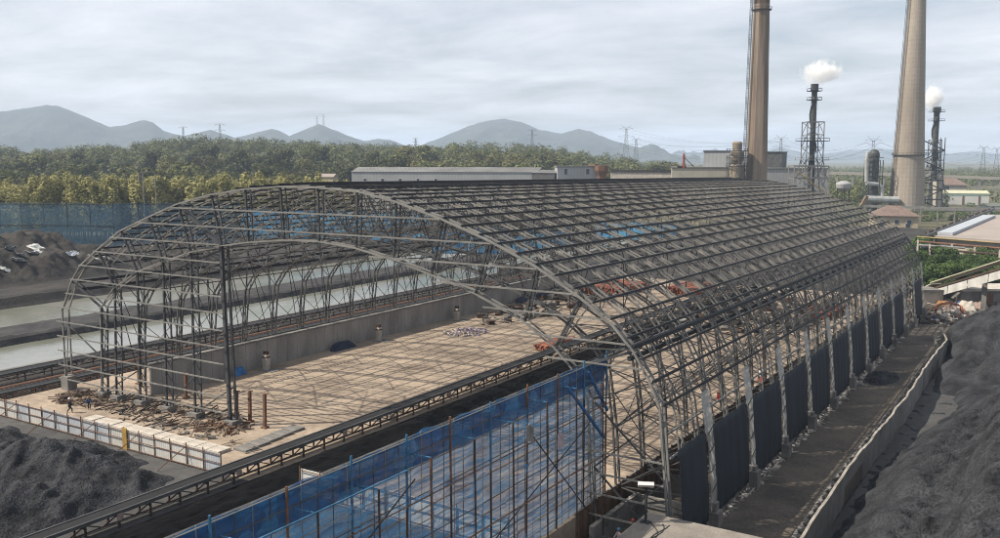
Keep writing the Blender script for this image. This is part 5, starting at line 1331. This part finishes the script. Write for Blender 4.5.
# ------------------------------------------------------------------ hills on the horizon
def range_mesh(name, D, sil, depth, m, seed, amp):
    mb = MB(); px0, px1 = sil[0][0], sil[-1][0]; nu = 260
    base = -8
    def fn(u, v):
        px = px0+(px1-px0)*u; top = zrow(lerp_table(sil, px), D)
        w = 2*v-1
        dd = D+depth*w
        k = max(0, 1-abs(w)**1.25) ** 1.15
        p = far(500+(px-500)*D/dd if False else px, dd, 0)
        z = base+(top-base)*k
        rough = fbm(p.x/320+seed, p.y/320, 1, 5)*amp*min(1, k*3)*(1-k)*3+fbm(p.x/60, p.y/60, 2, 3)*amp*0.10*min(1, k*4)-abs(fbm(p.x/170+seed, p.y/170, 3, 4))*amp*0.9*(1-k)*min(1, k*3)
        return (p.x, p.y, z+rough)
    o = mb.grid(fn, nu, 60).build(name, m, None, (0, 0, 0), smooth=True)
    return structure(o)
R1 = [(-160,120),(-90,124),(-40,117),(0,112.5),(30,108),(50,105),(62,106),(72,110),(95,120),(112,127),(130,124.5),(147,119.5),(155,122.5),(165,131),(185,136),(205,131),(213,130),(225,134),(235,138),(255,133),(273,129),(282,132),(290,136),(305,130),(320,124),(332,129),(350,136),(365,141),(380,139),(392,140),(405,146),(425,156)]
range_mesh('mountains', 4600, R1, 900, M['hill'], 1, 40)
R2 = [(395,156),(420,146),(440,138),(465,127.5),(485,121),(505,119),(520,121.5),(540,130),(560,133.5),(578,129),(590,131.5),(610,140),(640,148),(670,154),(700,159)]
range_mesh('mountains', 5200, R2, 1100, M['hill'], 5, 45)
R3 = [(640,159),(700,155.5),(740,154),(765,152),(780,146.5),(795,152),(812,156),(850,150),(880,149),(920,152),(950,154),(975,151),(1000,154),(1040,150),(1110,156)]
range_mesh('mountains', 8200, R3, 1500, M['hill'], 9, 45)

# ------------------------------------------------------------------ pylons and power lines
def pylon(label, px, D, row_top, arms=3, fork=False, wbase=8, th=0.36, row_base=None):
    p = far(px, D, 0); p.z = min(ground_z(p.x, p.y), 30) if row_base is None else zrow(row_base, D); zt = zrow(row_top, D); h = zt-p.z
    t = thing('pylon', label, 'pylon', p, 'power pylons'); mb = MB(); n = 9
    th = 0.46*th*D/1000
    def cor(k, f):
        half = wbase/2*(1-f)**1.3+0.7; sx, sy = ((-1,-1),(1,-1),(1,1),(-1,1))[k % 4]
        return Vector((p.x+sx*half, p.y+sy*half, p.z+h*f*0.93))
    fs = [1-(1-i/n)**1.25 for i in range(n+1)]
    for a, b in zip(fs, fs[1:]):
        for k in range(4):
            mb.bar(cor(k, a), cor(k, b), th).bar(cor(k, a), cor(k+1, b), th*0.6).bar(cor(k, b), cor(k+1, b), th*0.6)
    mb.build('mast', M['steel_mid'], t)
    X = Vector((cos(YAW), sin(YAW), 0)); ends = []
    for i in range(arms):
        z = p.z+h*(0.93-0.16*i); L = h*(0.13+0.03*(i == 1))
        for s in (-1, 1):
            ar = MB(); e = Vector((p.x, p.y, z))+X*s*L
            ar.bar((p.x, p.y, z+h*0.03), e, th*0.9).bar((p.x, p.y, z-h*0.02), e, th*0.9); ar.bar(e, e-Vector((0, 0, h*0.04)), th*0.6); ends.append(e-Vector((0, 0, h*0.04)))
            ar.build('cross_arm', M['steel_mid'], t)
    if fork:
        for s in (-1, 1):
            MB().bar((p.x, p.y, p.z+h*0.9), Vector((p.x, p.y, zt))+X*s*h*0.10, th).build('horn', M['steel_mid'], t)
    return ends
E1 = pylon('lattice pylon with forked top just left of the shorter one over the woods', 625.5, 1050, 125, 3, True)
E2 = pylon('shorter forked lattice pylon right of the taller one over the woods', 635.5, 1250, 137, 2, True)
E3 = pylon('tall lattice pylon between the brown chimney and the left steaming stack', 779.5, 1000, 134.5, 3, True)
E4 = pylon('slim lattice pylon directly behind the dark scrubber vessel', 871, 800, 136, 2, True, 5)
E5 = pylon('wide-armed lattice pylon right of the right stack', 981.5, 950, 144.5, 3, True)
E6 = pylon('forked lattice pylon nearest the right edge', 995, 1050, 146, 2, True)
E7 = pylon('thin lattice pylon before the small peaks of the left mountains', 221.5, 1500, 122, 2, False, 7)
E8 = pylon('thin lattice mast left of the thin pylon before the mountains', 185, 1500, 125, 1, False, 6)
E9 = pylon('small pylon on the crest of the third mountain', 318, 4560, 116, 2, False, 9, 0.25, 128)
E10 = pylon('second small pylon on the crest of the third mountain', 324.5, 4560, 113.5, 2, False, 9, 0.25, 128)
E11 = pylon('small lattice pylon before the left foot of the broad mountain', 416, 1600, 137, 2, False, 7)
E12 = pylon('lattice pylon before the right shoulder of the broad mountain', 532, 1500, 128, 2, False, 7)
def wire(label, pairs, sagm, r=0.10):
    mb = MB()
    for a, b in pairs:
        pts = [a.lerp(b, k/16)-Vector((0, 0, sagm*4*(k/16)*(1-k/16))) for k in range(17)]
        mb.path(pts, r, n=4)
    tag(mb.build('power_line', M['steel_dark'], None, (0, 0, 0)), label, 'power line')
wire('power lines hanging from the tall pylon behind the brown chimney to the scrubber pylon', [(E3[i], E4[i % 4]) for i in range(6)], 9)
wire('power lines hanging from the scrubber pylon past the pale chimney to the right pylon', [(E4[i % 4], E5[i]) for i in range(6)], 8)
wire('power lines sloping from the two forked pylons over the woods to the tall pylon', [(E1[i], E3[i]) for i in range(6)]+[(E2[i], E3[i]) for i in range(4)], 8)
wire('power lines leaving the right pylons over the right edge', [(E5[i], far(1120, 900, 0, py=150+2.5*i)) for i in range(6)], 6)

# ------------------------------------------------------------------ the hazy air
hm = bpy.data.materials.new('haze_air'); hm.use_nodes = True
N = hm.node_tree.nodes; L = hm.node_tree.links; N.remove(N['Principled BSDF'])
pv = N.new('ShaderNodeVolumePrincipled'); pv.inputs['Color'].default_value = (0.66, 0.80, 1.0, 1); pv.inputs['Density'].default_value = 1.3e-4
L.new(pv.outputs[0], N['Material Output'].inputs['Volume'])
hz_ = MB().box(-10200, 10200, -10200, 10200, -14, 300).build('haze', hm); tag(hz_, 'thin bluish haze over the whole site', 'haze', None, 'stuff')
